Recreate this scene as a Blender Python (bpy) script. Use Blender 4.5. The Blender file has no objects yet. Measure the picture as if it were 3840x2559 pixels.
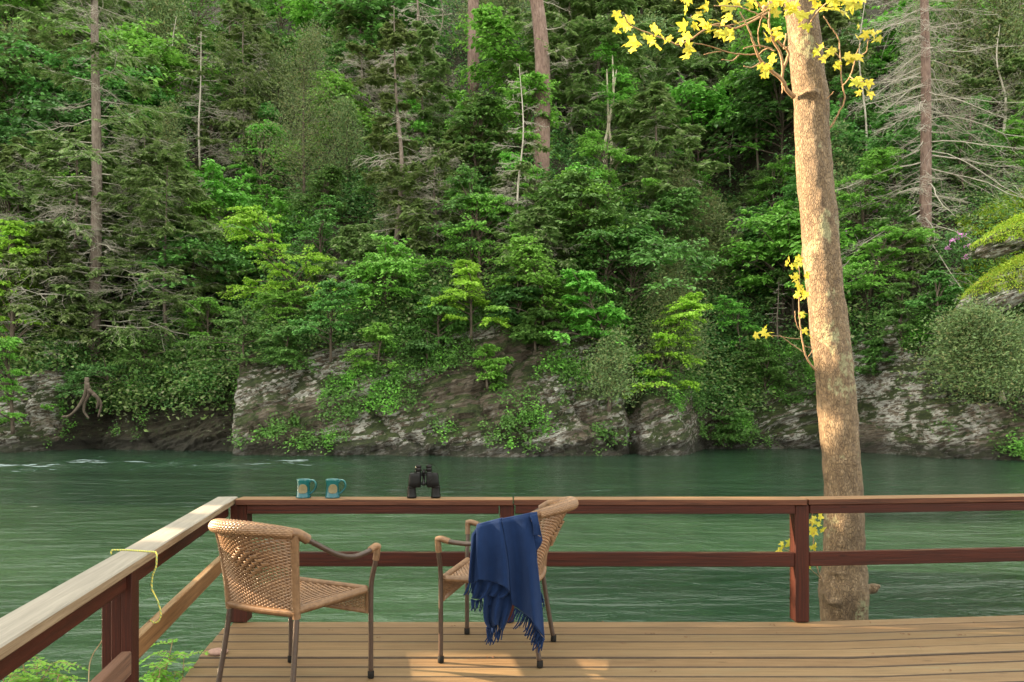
import bpy, math, random
import numpy as np
from mathutils import Vector, Matrix

# ------------------------------------------------------------------ camera, sky, sun
scene = bpy.context.scene
F = 2900.0            # focal length in photograph pixels (3840 wide)
HZ = 1525.0           # horizon row
HC = 1.352            # eye height above the deck
WZ = -0.75            # water level
cam_d = bpy.data.cameras.new("camera")
cam = bpy.data.objects.new("camera", cam_d)
scene.collection.objects.link(cam)
cam.location = (0, 0, HC)
cam.rotation_euler = (math.radians(90), 0, 0)
cam_d.sensor_width = 36
cam_d.lens = 36 * F / 3840
cam_d.shift_y = (HZ - 1279.5) / 3840
cam_d.clip_start = 0.05
cam_d.clip_end = 1000
scene.camera = cam

SUN_EL = math.radians(20.6)
SD = Vector((math.cos(SUN_EL) * 0.984, -math.cos(SUN_EL) * 0.177, -math.sin(SUN_EL))).normalized()  # way the light travels
world = bpy.data.worlds.new("World")
scene.world = world
world.use_nodes = True
wn = world.node_tree
for n in list(wn.nodes):
    wn.nodes.remove(n)
wo = wn.nodes.new("ShaderNodeOutputWorld")
bg = wn.nodes.new("ShaderNodeBackground")
sky = wn.nodes.new("ShaderNodeTexSky")
sky.sky_type = 'NISHITA'
sky.sun_disc = False
sky.sun_elevation = SUN_EL
sky.sun_rotation = math.atan2(-SD.x, -SD.y)
sky.dust_density = 2.5
sky.air_density = 0.8
sky.ozone_density = 0.6
bg.inputs[1].default_value = 0.10
# thin bright cloud over the blue: the sky of a hazy evening
mixs = wn.nodes.new("ShaderNodeMix"); mixs.data_type = 'RGBA'
mixs.inputs[0].default_value = 0.72
mixs.inputs[7].default_value = (6.6, 6.3, 5.2, 1)
wn.links.new(sky.outputs[0], mixs.inputs[6])
wn.links.new(mixs.outputs[2], bg.inputs[0])
wn.links.new(bg.outputs[0], wo.inputs[0])

sun_d = bpy.data.lights.new("sun", 'SUN')
sun_d.energy = 5.0
sun_d.angle = math.radians(0.5)
sun_d.color = (1.0, 0.74, 0.46)
sun = bpy.data.objects.new("sun", sun_d)
scene.collection.objects.link(sun)
sun.rotation_euler = SD.to_track_quat('-Z', 'Y').to_euler()
sun.location = (-30, 10, 20)

vs = scene.view_settings
vs.view_transform = 'Standard'
vs.look = 'None'
vs.gamma = 1.0
vs.exposure = 2.6
vs.use_curve_mapping = False
scene.cycles.max_bounces = 7
scene.cycles.diffuse_bounces = 4
scene.cycles.glossy_bounces = 3
scene.cycles.transmission_bounces = 4
scene.cycles.transparent_max_bounces = 8
scene.cycles.use_denoising = True

R = np.random.default_rng(7)
random.seed(7)
COL = scene.collection

# ------------------------------------------------------------------ helpers
def px(u, v, Y):
    """photograph pixel at distance Y -> point"""
    return np.array([(u - 1920) / F * Y, Y, HC - (v - HZ) / F * Y])

def vnoise(p):
    p = np.asarray(p, dtype=np.float64)
    i = np.floor(p).astype(np.int64); f = p - i
    f = f * f * (3 - 2 * f)
    def h(a, b, c):
        x = (a * 374761393 + b * 668265263 + c * 1440662683) & 0xffffffff
        x = ((x ^ (x >> 13)) * 1274126177) & 0xffffffff
        x = (x ^ (x >> 16)) & 0xffffff
        return x / float(0xffffff)
    r = 0
    for dx in (0, 1):
        for dy in (0, 1):
            for dz in (0, 1):
                w = (f[..., 0] if dx else 1 - f[..., 0]) * (f[..., 1] if dy else 1 - f[..., 1]) * (f[..., 2] if dz else 1 - f[..., 2])
                r = r + w * h(i[..., 0] + dx, i[..., 1] + dy, i[..., 2] + dz)
    return r * 2 - 1

def fbm(p, o=4):
    p = np.asarray(p, dtype=np.float64); a = 1.0; r = 0
    for k in range(o):
        r = r + a * vnoise(p + 17.3 * k); p = p * 2.03; a *= 0.5
    return r

def mesh_np(name, V, Fc, smooth=False):
    V = np.asarray(V, dtype=np.float32); me = bpy.data.meshes.new(name)
    if isinstance(Fc, np.ndarray):
        Fc = [Fc]
    loops = np.concatenate([f.ravel() for f in Fc]).astype(np.int32)
    tot = np.concatenate([np.full(len(f), f.shape[1], dtype=np.int32) for f in Fc])
    st = np.concatenate([[0], np.cumsum(tot)[:-1]]).astype(np.int32)
    me.vertices.add(len(V)); me.vertices.foreach_set("co", V.ravel())
    me.loops.add(len(loops)); me.loops.foreach_set("vertex_index", loops)
    me.polygons.add(len(tot)); me.polygons.foreach_set("loop_start", st)
    me.polygons.foreach_set("loop_total", tot)
    me.polygons.foreach_set("use_smooth", np.full(len(tot), bool(smooth)))
    me.update(calc_edges=True)
    return me

def link(name, me, mat=None, parent=None):
    o = bpy.data.objects.new(name, me)
    COL.objects.link(o)
    if mat is not None and len(me.materials) == 0:
        for m in (mat if isinstance(mat, (list, tuple)) else [mat]):
            me.materials.append(m)
    if parent is not None:
        o.parent = parent
    return o

def tag(o, label=None, cat=None, group=None, kind=None):
    if label: o["label"] = label
    if cat: o["category"] = cat
    if group: o["group"] = group
    if kind: o["kind"] = kind
    return o

def thing(name, loc=(0, 0, 0), rz=0.0, label=None, cat=None, group=None):
    o = bpy.data.objects.new(name, None)
    o.empty_display_size = 0.2
    COL.objects.link(o)
    o.location = loc; o.rotation_euler = (0, 0, rz)
    return tag(o, label, cat, group)

class MB:
    """collects geometry into one mesh"""
    def __init__(s): s.V = []; s.F = {}; s.n = 0
    def add(s, V, Fc):
        V = np.asarray(V, dtype=np.float64).reshape(-1, 3)
        for f in (Fc if isinstance(Fc, list) else [Fc]):
            if len(f): s.F.setdefault(f.shape[1], []).append(np.asarray(f) + s.n)
        s.V.append(V); s.n += len(V)
    def mesh(s, name, smooth=False):
        return mesh_np(name, np.concatenate(s.V), [np.concatenate(f) for f in s.F.values()], smooth)
    def build(s, name, mat, parent=None, smooth=False):
        return link(name, s.mesh(name, smooth), mat, parent)

def smoothline(P, n=6):
    P = np.asarray(P, dtype=float)
    if len(P) < 3: 
        t = np.linspace(0, 1, n + 1)[:, None]; return P[0] * (1 - t) + P[-1] * t
    Q = np.vstack([2 * P[0] - P[1], P, 2 * P[-1] - P[-2]]); out = []
    for i in range(1, len(Q) - 2):
        for t in np.linspace(0, 1, n, endpoint=False):
            a, b, c, d = Q[i - 1:i + 3]
            out.append(0.5 * (2 * b + (c - a) * t + (2 * a - 5 * b + 4 * c - d) * t * t + (3 * b - a - 3 * c + d) * t ** 3))
    out.append(P[-1]); return np.array(out)

def tube(P, r, sides=8, cap=True, flat=None):
    """P polyline, r radius (scalar/array) -> V, [quads, (caps)]"""
    P = np.asarray(P, dtype=float); n = len(P); r = np.broadcast_to(np.asarray(r, dtype=float), (n,))
    T = np.gradient(P, axis=0); T /= np.linalg.norm(T, axis=1)[:, None] + 1e-12
    a = np.array([0, 0, 1.0]) if abs(T[0][2]) < 0.9 else np.array([1.0, 0, 0])
    N = np.cross(T[0], a); N /= np.linalg.norm(N)
    Ns = []
    for i in range(n):
        N = N - T[i] * np.dot(N, T[i]); N /= np.linalg.norm(N) + 1e-12; Ns.append(N)
    Ns = np.array(Ns); B = np.cross(T, Ns)
    th = np.arange(sides) * 2 * np.pi / sides
    V = P[:, None] + (Ns[:, None] * np.cos(th)[None, :, None] + B[:, None] * np.sin(th)[None, :, None]) * r[:, None, None]
    if flat is not None:      # flatten along a world direction
        fd, k = np.asarray(flat[0], dtype=float), flat[1]
        D = V - P[:, None]; V = V - (D @ fd)[..., None] * fd * (1 - k)
    i = np.arange(n - 1)[:, None] * sides; j = np.arange(sides)[None]; k = (j + 1) % sides
    Q = np.stack([i + j, i + k, i + sides + k, i + sides + j], -1).reshape(-1, 4)
    V = V.reshape(-1, 3); Fc = [Q]
    if cap:
        V = np.vstack([V, P[0], P[-1]]); c0, c1 = n * sides, n * sides + 1; jj = np.arange(sides); kk = (jj + 1) % sides
        Fc.append(np.stack([kk, jj, np.full(sides, c0)], -1))
        Fc.append(np.stack([(n - 1) * sides + jj, (n - 1) * sides + kk, np.full(sides, c1)], -1))
    return V, Fc

def box(c, s, bev=0.0):
    """axis box with chamfered edges -> V,F"""
    c = np.array(c, dtype=float); h = np.array(s, dtype=float) / 2
    if bev <= 0:
        V = np.array([[x, y, z] for x in (-1, 1) for y in (-1, 1) for z in (-1, 1)]) * h + c
        return V, np.array([[0, 1, 3, 2], [4, 6, 7, 5], [0, 4, 5, 1], [2, 3, 7, 6], [0, 2, 6, 4], [1, 5, 7, 3]])
    V = []; idx = {}
    for x in (-1, 1):
        for y in (-1, 1):
            for z in (-1, 1):
                for ax in range(3):
                    p = np.array([x, y, z], dtype=float) * (h - bev); p[ax] = (x, y, z)[ax] * h[ax]
                    idx[(x, y, z, ax)] = len(V); V.append(p + c)
    Q = []; T = []
    for ax in range(3):
        o = [a for a in range(3) if a != ax]
        for sg in (-1, 1):
            q = []
            for (a, b) in ((-1, -1), (1, -1), (1, 1), (-1, 1)):
                k = [0, 0, 0]; k[ax] = sg; k[o[0]] = a; k[o[1]] = b; q.append(idx[(*k, ax)])
            if (sg > 0) == (ax == 1): q = q[::-1]
            Q.append(q)
    for ax in range(3):      # edges along ax
        o = [a for a in range(3) if a != ax]
        for a in (-1, 1):
            for b in (-1, 1):
                k0 = [0, 0, 0]; k1 = [0, 0, 0]; k0[ax] = -1; k1[ax] = 1
                for k in (k0, k1): k[o[0]] = a; k[o[1]] = b
                Q.append([idx[(*k0, o[0])], idx[(*k1, o[0])], idx[(*k1, o[1])], idx[(*k0, o[1])]])
    for x in (-1, 1):
        for y in (-1, 1):
            for z in (-1, 1): T.append([idx[(x, y, z, 0)], idx[(x, y, z, 1)], idx[(x, y, z, 2)]])
    return np.array(V), [np.array(Q), np.array(T)]

def fix_normals(me):
    import bmesh
    b = bmesh.new(); b.from_mesh(me); bmesh.ops.recalc_face_normals(b, faces=b.faces); b.to_mesh(me); b.free()

def beam(name, A, B, w, h, mat, parent, roll=0.0, bev=0.004, ext=0.0):
    """a timber between A and B as one object whose local X runs along the grain"""
    A = Vector(A); B = Vector(B); d = B - A; L = d.length + ext
    me = None
    mb = MB(); V, Fc = box((0, 0, 0), (L, w, h), bev); mb.add(V, Fc); me = mb.mesh(name); fix_normals(me)
    o = link(name, me, mat, parent)
    q = d.to_track_quat('X', 'Z')
    o.rotation_mode = 'QUATERNION'; o.rotation_quaternion = q @ Matrix.Rotation(roll, 3, 'X').to_quaternion()
    o.location = (A + B) / 2
    return o

def lathe(prof, sides=24, c=(0, 0, 0)):
    prof = np.array(prof, dtype=float); n = len(prof); th = np.arange(sides) * 2 * np.pi / sides
    V = np.stack([prof[:, 0:1] * np.cos(th), prof[:, 0:1] * np.sin(th), np.repeat(prof[:, 1:2], sides, 1)], -1) + np.array(c)
    i = np.arange(n - 1)[:, None] * sides; j = np.arange(sides)[None]; k = (j + 1) % sides
    return V.reshape(-1, 3), np.stack([i + j, i + k, i + sides + k, i + sides + j], -1).reshape(-1, 4)

# ------------------------------------------------------------------ materials
def nm(name):
    m = bpy.data.materials.new(name); m.use_nodes = True; nt = m.node_tree
    for n in list(nt.nodes): nt.nodes.remove(n)
    out = nt.nodes.new("ShaderNodeOutputMaterial"); b = nt.nodes.new("ShaderNodeBsdfPrincipled")
    nt.links.new(b.outputs[0], out.inputs[0]); return m, nt, b, out
def node(nt, t, **kw):
    n = nt.nodes.new(t)
    for k, v in kw.items():
        if k.startswith("i_"):
            n.inputs[int(k[2:])].default_value = v
        else: setattr(n, k, v)
    return n
def coords(nt, kind="Object", scale=(1, 1, 1), rot=(0, 0, 0)):
    tc = nt.nodes.new("ShaderNodeTexCoord"); mp = nt.nodes.new("ShaderNodeMapping")
    mp.inputs['Scale'].default_value = scale; mp.inputs['Rotation'].default_value = rot
    nt.links.new(tc.outputs[kind], mp.inputs[0]); return mp.outputs[0]
def noise(nt, vec, scale=5, detail=4, rough=0.55, dist=0.0):
    n = nt.nodes.new("ShaderNodeTexNoise"); n.inputs['Scale'].default_value = scale
    n.inputs['Detail'].default_value = detail; n.inputs['Roughness'].default_value = rough
    n.inputs['Distortion'].default_value = dist
    nt.links.new(vec, n.inputs['Vector']); return n.outputs[0]
def ramp(nt, fac, stops):
    r = nt.nodes.new("ShaderNodeValToRGB"); e = r.color_ramp.elements
    while len(e) < len(stops): e.new(0.5)
    for el, (p, c) in zip(e, stops):
        el.position = p; el.color = (c, c, c, 1) if isinstance(c, (int, float)) else (*c, 1)
    nt.links.new(fac, r.inputs[0]); return r.outputs[0]
def mixc(nt, fac, a, b, mode='MIX'):
    m = nt.nodes.new("ShaderNodeMix"); m.data_type = 'RGBA'; m.blend_type = mode
    for i, x in ((0, fac), (6, a), (7, b)):
        if isinstance(x, (int, float)): m.inputs[i].default_value = x
        elif isinstance(x, tuple): m.inputs[i].default_value = (*x, 1) if len(x) == 3 else x
        else: nt.links.new(x, m.inputs[i])
    return m.outputs[2]
def math_(nt, op, a, b=None):
    m = nt.nodes.new("ShaderNodeMath"); m.operation = op
    for i, x in ((0, a), (1, b)):
        if x is None: continue
        if isinstance(x, (int, float)): m.inputs[i].default_value = x
        else: nt.links.new(x, m.inputs[i])
    return m.outputs[0]
def bump(nt, b, h, strength=0.3, dist=0.01):
    n = nt.nodes.new("ShaderNodeBump"); n.inputs['Strength'].default_value = strength; n.inputs['Distance'].default_value = dist
    nt.links.new(h, n.inputs['Height']); nt.links.new(n.outputs[0], b.inputs['Normal']); return n

def wood(name, base, dark, worn=None, worn_amt=0.5, island=0.0, rough=0.7, top_worn=0.0, grain=1.0):
    m, nt, b, out = nm(name)
    v = coords(nt, "Object", (1.4, 46, 46))
    g = noise(nt, v, 1.8 * grain, 7, 0.7, 0.5)
    v2 = coords(nt, "Object", (0.5, 3, 3)); g2 = noise(nt, v2, 3, 5, 0.6, 0.4)
    c = mixc(nt, ramp(nt, g, [(0.35, 0.0), (0.62, 1.0)]), dark, base)
    c = mixc(nt, ramp(nt, g2, [(0.3, 0.65), (0.7, 0.0)]), c, mixc(nt, 0.35, c, dark))
    geo = nt.nodes.new("ShaderNodeNewGeometry")
    if worn:
        sx = nt.nodes.new("ShaderNodeSeparateXYZ"); nt.links.new(geo.outputs['Normal'], sx.inputs[0])
        v3 = coords(nt, "Object", (1.0, 9, 9)); g3 = noise(nt, v3, 2.5, 7, 0.7, 0.8)
        f = math_(nt, 'ADD', g3, math_(nt, 'MULTIPLY', sx.outputs[2], top_worn))
        lo = 0.78 - 0.4 * worn_amt
        f = ramp(nt, f, [(lo, 0.0), (min(lo + 0.12, 1), 1.0)])
        wc = mixc(nt, ramp(nt, g, [(0.3, 0.0), (0.7, 1.0)]), tuple(x * 0.62 for x in worn), worn)
        c = mixc(nt, f, c, wc)
    if island:
        r = geo.outputs['Random Per Island']
        c = mixc(nt, ramp(nt, r, [(0.0, island), (1.0, 0.0)]), c, mixc(nt, 0.5, c, (0.16, 0.15, 0.085)))
        hs = nt.nodes.new("ShaderNodeHueSaturation"); nt.links.new(c, hs.inputs['Color'])
        nt.links.new(math_(nt, 'ADD', math_(nt, 'MULTIPLY', math_(nt, 'FRACT', math_(nt, 'MULTIPLY', r, 7.3)), 0.2), 0.88), hs.inputs['Value'])
        c = hs.outputs[0]
    # knots and dark specks
    vk = coords(nt, "Object", (2.0, 7, 7)); k = nt.nodes.new("ShaderNodeTexVoronoi"); k.inputs['Scale'].default_value = 1.3
    nt.links.new(vk, k.inputs['Vector'])
    c = mixc(nt, ramp(nt, k.outputs['Distance'], [(0.03, 0.6), (0.1, 0.0)]), c, tuple(x * 0.4 for x in dark))
    nt.links.new(c, b.inputs['Base Color']); b.inputs['Roughness'].default_value = rough
    b.inputs['Specular IOR Level'].default_value = 0.2
    bump(nt, b, g, 0.6, 0.004)
    return m

M = {}
M['deck'] = wood('deck_wood', (0.21, 0.133, 0.068), (0.108, 0.066, 0.034), worn=(0.19, 0.148, 0.085), worn_amt=0.55, island=0.35, rough=0.6)
M['stain'] = wood('red_stain', (0.056, 0.012, 0.006), (0.02, 0.0055, 0.0035), worn=(0.14, 0.08, 0.04), worn_amt=0.12, top_worn=0.26, rough=0.55)
M['cap'] = wood('cap_wood', (0.11, 0.04, 0.021), (0.035, 0.014, 0.009), worn=(0.22, 0.13, 0.066), worn_amt=0.42, top_worn=0.4, rough=0.6)
M['newwood'] = wood('new_wood', (0.27, 0.20, 0.13), (0.15, 0.10, 0.06), worn=(0.30, 0.275, 0.235), worn_amt=0.35, top_worn=0.45, rough=0.6)
M['midleft'] = wood('mid_wood', (0.22, 0.115, 0.048), (0.11, 0.055, 0.023), worn=(0.3, 0.2, 0.11), worn_amt=0.3, top_worn=0.3)
M['oldbrown'] = wood('old_brown', (0.16, 0.085, 0.055), (0.07, 0.04, 0.028))

def leafmat(name, c1, c2, trans=0.35, hue=0.03, rough=0.5, c3=None):
    m, nt, b, out = nm(name)
    geo = nt.nodes.new("ShaderNodeNewGeometry"); r = geo.outputs['Random Per Island']
    oi = nt.nodes.new("ShaderNodeObjectInfo")
    st = [(0.0, c1), (0.75, c2)] + ([(0.95, c3)] if c3 else [])
    c = ramp(nt, r, st)
    v = coords(nt, "Object", (1, 1, 1)); g = noise(nt, v, 0.9, 3, 0.5)
    hs = nt.nodes.new("ShaderNodeHueSaturation"); nt.links.new(c, hs.inputs['Color'])
    nt.links.new(math_(nt, 'ADD', math_(nt, 'MULTIPLY', g, 0.9), math_(nt, 'ADD', math_(nt, 'MULTIPLY', oi.outputs['Random'], 0.42), 0.46)), hs.inputs['Value'])
    nt.links.new(math_(nt, 'ADD', 0.5 - hue / 2, math_(nt, 'MULTIPLY', oi.outputs['Random'], hue)), hs.inputs['Hue'])
    nt.links.new(hs.outputs[0], b.inputs['Base Color']); b.inputs['Roughness'].default_value = rough
    b.inputs['Specular IOR Level'].default_value = 0.4
    tr = nt.nodes.new("ShaderNodeBsdfTranslucent"); nt.links.new(hs.outputs[0], tr.inputs[0])
    mx = nt.nodes.new("ShaderNodeMixShader"); mx.inputs[0].default_value = trans
    nt.links.new(b.outputs[0], mx.inputs[1]); nt.links.new(tr.outputs[0], mx.inputs[2]); nt.links.new(mx.outputs[0], out.inputs[0])
    return m
M['leaf_bright'] = leafmat('leaf_bright', (0.10, 0.26, 0.035), (0.21, 0.45, 0.07), 0.35)
M['leaf_yellow'] = leafmat('leaf_yellow', (0.22, 0.43, 0.04), (0.36, 0.62, 0.07), 0.38, hue=0.01)
M['leaf_mid'] = leafmat('leaf_mid', (0.06, 0.16, 0.035), (0.12, 0.27, 0.055), 0.3)
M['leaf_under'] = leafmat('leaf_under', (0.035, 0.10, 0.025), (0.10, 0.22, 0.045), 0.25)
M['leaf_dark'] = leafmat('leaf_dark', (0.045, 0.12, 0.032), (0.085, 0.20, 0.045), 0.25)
M['hemlock'] = leafmat('hemlock_needles', (0.10, 0.17, 0.05), (0.20, 0.30, 0.085), 0.35, c3=(0.28, 0.32, 0.17))
M['cedar'] = leafmat('cedar_scale', (0.08, 0.14, 0.05), (0.18, 0.26, 0.09), 0.2, c3=(0.2, 0.19, 0.08))
M['moss'] = leafmat('moss_tuft', (0.17, 0.32, 0.02), (0.36, 0.50, 0.035), 0.2, hue=0.01, c3=(0.45, 0.42, 0.05))
M['sycleaf'] = leafmat('sycamore_leaf', (0.42, 0.46, 0.04), (0.70, 0.64, 0.07), 0.5, hue=0.02)
M['locust'] = leafmat('locust_leaf', (0.11, 0.27, 0.025), (0.20, 0.40, 0.045), 0.4)
M['flower'] = leafmat('flower', (0.45, 0.16, 0.42), (0.6, 0.3, 0.6), 0.2)
M['shade'] = leafmat('shade_leaf', (0.05, 0.14, 0.02), (0.08, 0.2, 0.03), 0.12)

def bark(name, base, dark, light, sc=(9, 9, 1.6), bs=0.6, dist=0.02, coarse=None, seed=0.0):
    m, nt, b, out = nm(name)
    v = coords(nt, "Object", sc); g = noise(nt, v, 2.0, 6, 0.65, 0.5)
    c = ramp(nt, g, [(0.3, dark), (0.55, base), (0.8, light)])
    v2 = coords(nt, "Object", (1, 1, 1)); g2 = noise(nt, v2, 1.3, 5, 0.6)
    c = mixc(nt, ramp(nt, g2, [(0.52, 0.0), (0.68, 0.55)]), c, light)
    nt.links.new(c, b.inputs['Base Color']); b.inputs['Roughness'].default_value = 0.85
    bump(nt, b, g, bs, dist); return m
M['bark_grey'] = bark('bark_grey', (0.17, 0.135, 0.11), (0.07, 0.05, 0.04), (0.29, 0.26, 0.22), dist=0.05)
M['bark_pine'] = bark('bark_pine', (0.19, 0.125, 0.10), (0.07, 0.04, 0.035), (0.30, 0.22, 0.19), (7, 7, 1.4), dist=0.08)
M['dead'] = bark('dead_wood', (0.40, 0.37, 0.31), (0.24, 0.21, 0.17), (0.52, 0.50, 0.45), dist=0.01)
M['bark_pale'] = bark('bark_pale', (0.42, 0.38, 0.29), (0.2, 0.16, 0.11), (0.6, 0.57, 0.48))
M['bark_dark'] = bark('bark_dark', (0.10, 0.075, 0.055), (0.05, 0.035, 0.025), (0.17, 0.14, 0.11))
M['twig'] = bark('twig', (0.32, 0.20, 0.11), (0.2, 0.12, 0.07), (0.42, 0.3, 0.19), (30, 30, 30), 0.2, 0.002)

# sycamore bark: small plates, lichen, tan-brown
def syc():
    m, nt, b, out = nm('sycamore_bark')
    v = coords(nt, "Object", (58, 58, 20)); vo = nt.nodes.new("ShaderNodeTexVoronoi"); vo.feature = 'DISTANCE_TO_EDGE'
    vo.inputs['Scale'].default_value = 1.3
    vd = nt.nodes.new("ShaderNodeVectorMath"); vd.operation = 'ADD'
    nz = nt.nodes.new("ShaderNodeTexNoise"); nz.inputs['Scale'].default_value = 1.2; nt.links.new(v, nz.inputs['Vector'])
    nt.links.new(v, vd.inputs[0]); nt.links.new(nz.outputs[1], vd.inputs[1]); nt.links.new(vd.outputs[0], vo.inputs['Vector'])
    pl = ramp(nt, vo.outputs['Distance'], [(0.0, 0.0), (0.16, 1.0)])
    g = noise(nt, coords(nt, "Object", (20, 20, 8)), 1.5, 6, 0.7)
    c = ramp(nt, g, [(0.25, (0.085, 0.055, 0.033)), (0.5, (0.19, 0.13, 0.07)), (0.8, (0.38, 0.285, 0.185))])
    pt = noise(nt, coords(nt, 'Object', (3, 3, 1.1)), 2.2, 5, 0.65)
    c = mixc(nt, ramp(nt, pt, [(0.38, 0.4), (0.56, 0.0)]), c, (0.07, 0.048, 0.03))
    c = mixc(nt, pl, mixc(nt, 0.55, c, (0.07, 0.045, 0.03)), c)
    L = noise(nt, coords(nt, "Object", (2.4, 2.4, 1.6)), 1.7, 5, 0.6)
    L2 = noise(nt, coords(nt, "Object", (1, 1, 1)), 26, 4, 0.6)
    f = math_(nt, 'MULTIPLY', ramp(nt, L, [(0.57, 0.0), (0.62, 1.0)]), ramp(nt, L2, [(0.42, 0.0), (0.52, 0.85)]))
    c = mixc(nt, f, c, (0.27, 0.27, 0.15))
    nt.links.new(c, b.inputs['Base Color']); b.inputs['Roughness'].default_value = 0.8
    h = math_(nt, 'ADD', math_(nt, 'MULTIPLY', pl, 0.7), g)
    bump(nt, b, h, 0.9, 0.012); return m
M['syc'] = syc()

def rockmat():
    m, nt, b, out = nm('schist_rock')
    # slanting thin beds
    tc = nt.nodes.new("ShaderNodeTexCoord"); mp = nt.nodes.new("ShaderNodeMapping")
    mp.inputs['Rotation'].default_value = (0, math.radians(17), 0); nt.links.new(tc.outputs['Object'], mp.inputs[0])
    def st(sx, sz):
        q = nt.nodes.new("ShaderNodeMapping"); q.inputs['Scale'].default_value = (sx, sx, sz); nt.links.new(mp.outputs[0], q.inputs[0]); return q.outputs[0]
    g = noise(nt, st(0.8, 7), 1.3, 9, 0.72, 0.7)
    g2 = noise(nt, st(1.3, 5), 1.8, 8, 0.78, 0.3)
    wv = nt.nodes.new("ShaderNodeTexWave"); wv.bands_direction = 'Z'; wv.wave_profile = 'SAW'; wv.inputs['Scale'].default_value = 0.8; wv.inputs['Distortion'].default_value = 5.0
    wv.inputs['Detail'].default_value = 6; wv.inputs['Detail Scale'].default_value = 1.4; wv.inputs['Detail Roughness'].default_value = 0.7; nt.links.new(st(0.35, 2.6), wv.inputs[0])
    big = noise(nt, st(0.22, 0.34), 1.0, 5, 0.6)
    c = ramp(nt, g, [(0.32, (0.02, 0.016, 0.012)), (0.44, (0.14, 0.105, 0.07)), (0.56, (0.28, 0.225, 0.16)), (0.70, (0.44, 0.39, 0.32))])
    c = mixc(nt, ramp(nt, wv.outputs[1], [(0.0, 0.9), (0.22, 0.0)]), c, (0.02, 0.016, 0.012))
    c = mixc(nt, ramp(nt, big, [(0.4, 0.6), (0.55, 0.0)]), c, mixc(nt, 0.65, c, (0.085, 0.06, 0.04)))
    li = math_(nt, 'MULTIPLY', ramp(nt, big, [(0.42, 0.08), (0.52, 1.0)]), ramp(nt, g2, [(0.48, 0.0), (0.53, 1.0)]))
    c = mixc(nt, li, c, (0.68, 0.67, 0.62))
    geo = nt.nodes.new("ShaderNodeNewGeometry"); sx = nt.nodes.new("ShaderNodeSeparateXYZ"); nt.links.new(geo.outputs['Normal'], sx.inputs[0])
    mo = noise(nt, coords(nt, "Object", (0.5, 0.5, 0.6)), 1.5, 7, 0.72)
    mf = ramp(nt, math_(nt, 'ADD', mo, math_(nt, 'MULTIPLY', sx.outputs[2], 0.16)), [(0.50, 0.0), (0.57, 1.0)])
    mc = ramp(nt, g2, [(0.4, (0.02, 0.032, 0.008)), (0.7, (0.085, 0.115, 0.025))])
    c = mixc(nt, mf, c, mc)
    # soil where the surface is not rock
    at = nt.nodes.new("ShaderNodeAttribute"); at.attribute_name = "rock"
    sg = noise(nt, coords(nt, "Object"), 3.5, 8, 0.75)
    sc = ramp(nt, sg, [(0.35, (0.018, 0.022, 0.009)), (0.5, (0.045, 0.034, 0.02)), (0.62, (0.04, 0.062, 0.018)), (0.75, (0.10, 0.08, 0.055))])
    rf = ramp(nt, math_(nt, 'ADD', at.outputs['Fac'], math_(nt, 'MULTIPLY', math_(nt, 'SUBTRACT', sg, 0.5), 0.9)), [(0.45, 0.0), (0.55, 1.0)])
    c = mixc(nt, rf, sc, c)
    # wet dark foot by the water
    sz = nt.nodes.new("ShaderNodeSeparateXYZ"); nt.links.new(geo.outputs['Position'], sz.inputs[0])
    wet = ramp(nt, math_(nt, 'ADD', math_(nt, 'MULTIPLY', sz.outputs[2], 0.5), math_(nt, 'MULTIPLY', g2, 0.35)), [(0.0, 0.75), (0.16, 0.0)])
    c = mixc(nt, wet, c, (0.022, 0.02, 0.014))
    nt.links.new(c, b.inputs['Base Color']); b.inputs['Roughness'].default_value = 0.85
    bump(nt, b, math_(nt, 'ADD', math_(nt, 'ADD', g, math_(nt, 'MULTIPLY', g2, 0.6)), math_(nt, 'MULTIPLY', wv.outputs[1], 0.4)), 1.0, 0.3)
    return m
M['rock'] = rockmat()

def watermat():
    m, nt, b, out = nm('river_water')
    w1 = noise(nt, coords(nt, "Object", (0.7, 1.5, 1), (0, 0, math.radians(-12))), 2.1, 5, 0.6, 0.5)
    w0 = noise(nt, coords(nt, "Object", (0.22, 0.75, 1), (0, 0, math.radians(-10))), 1.6, 3, 0.5, 0.8)
    w2 = noise(nt, coords(nt, "Object", (1.6, 5.5, 1), (0, 0, math.radians(8))), 2.2, 4, 0.6, 0.3)
    big = noise(nt, coords(nt, "Object", (0.06, 0.22, 1)), 1.4, 4, 0.6, 0.6)
    c = ramp(nt, big, [(0.3, (0.010, 0.025, 0.015)), (0.55, (0.018, 0.042, 0.025)), (0.75, (0.028, 0.058, 0.036))])
    # foam streaks, thick in the riffle upstream
    at = nt.nodes.new("ShaderNodeAttribute"); at.attribute_name = "foam"
    fs = noise(nt, coords(nt, "Object", (0.75, 5.0, 1), (0, 0, math.radians(4))), 1.5, 7, 0.68, 0.9)
    ff = ramp(nt, math_(nt, 'ADD', fs, math_(nt, 'MULTIPLY', at.outputs['Fac'], 0.23)), [(0.72, 0.0), (0.82, 0.8)])
    c = mixc(nt, ff, c, (0.30, 0.38, 0.40))
    nt.links.new(c, b.inputs['Base Color'])
    nt.links.new(ramp(nt, ff, [(0.0, 0.12), (1.0, 0.6)]), b.inputs['Roughness'])
    b.inputs['IOR'].default_value = 1.33
    bump(nt, b, math_(nt, 'ADD', math_(nt, 'MULTIPLY', w0, 1.6), math_(nt, 'ADD', w1, math_(nt, 'MULTIPLY', w2, 0.12))), 0.6, 0.12)
    return m
M['water'] = watermat()

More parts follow.
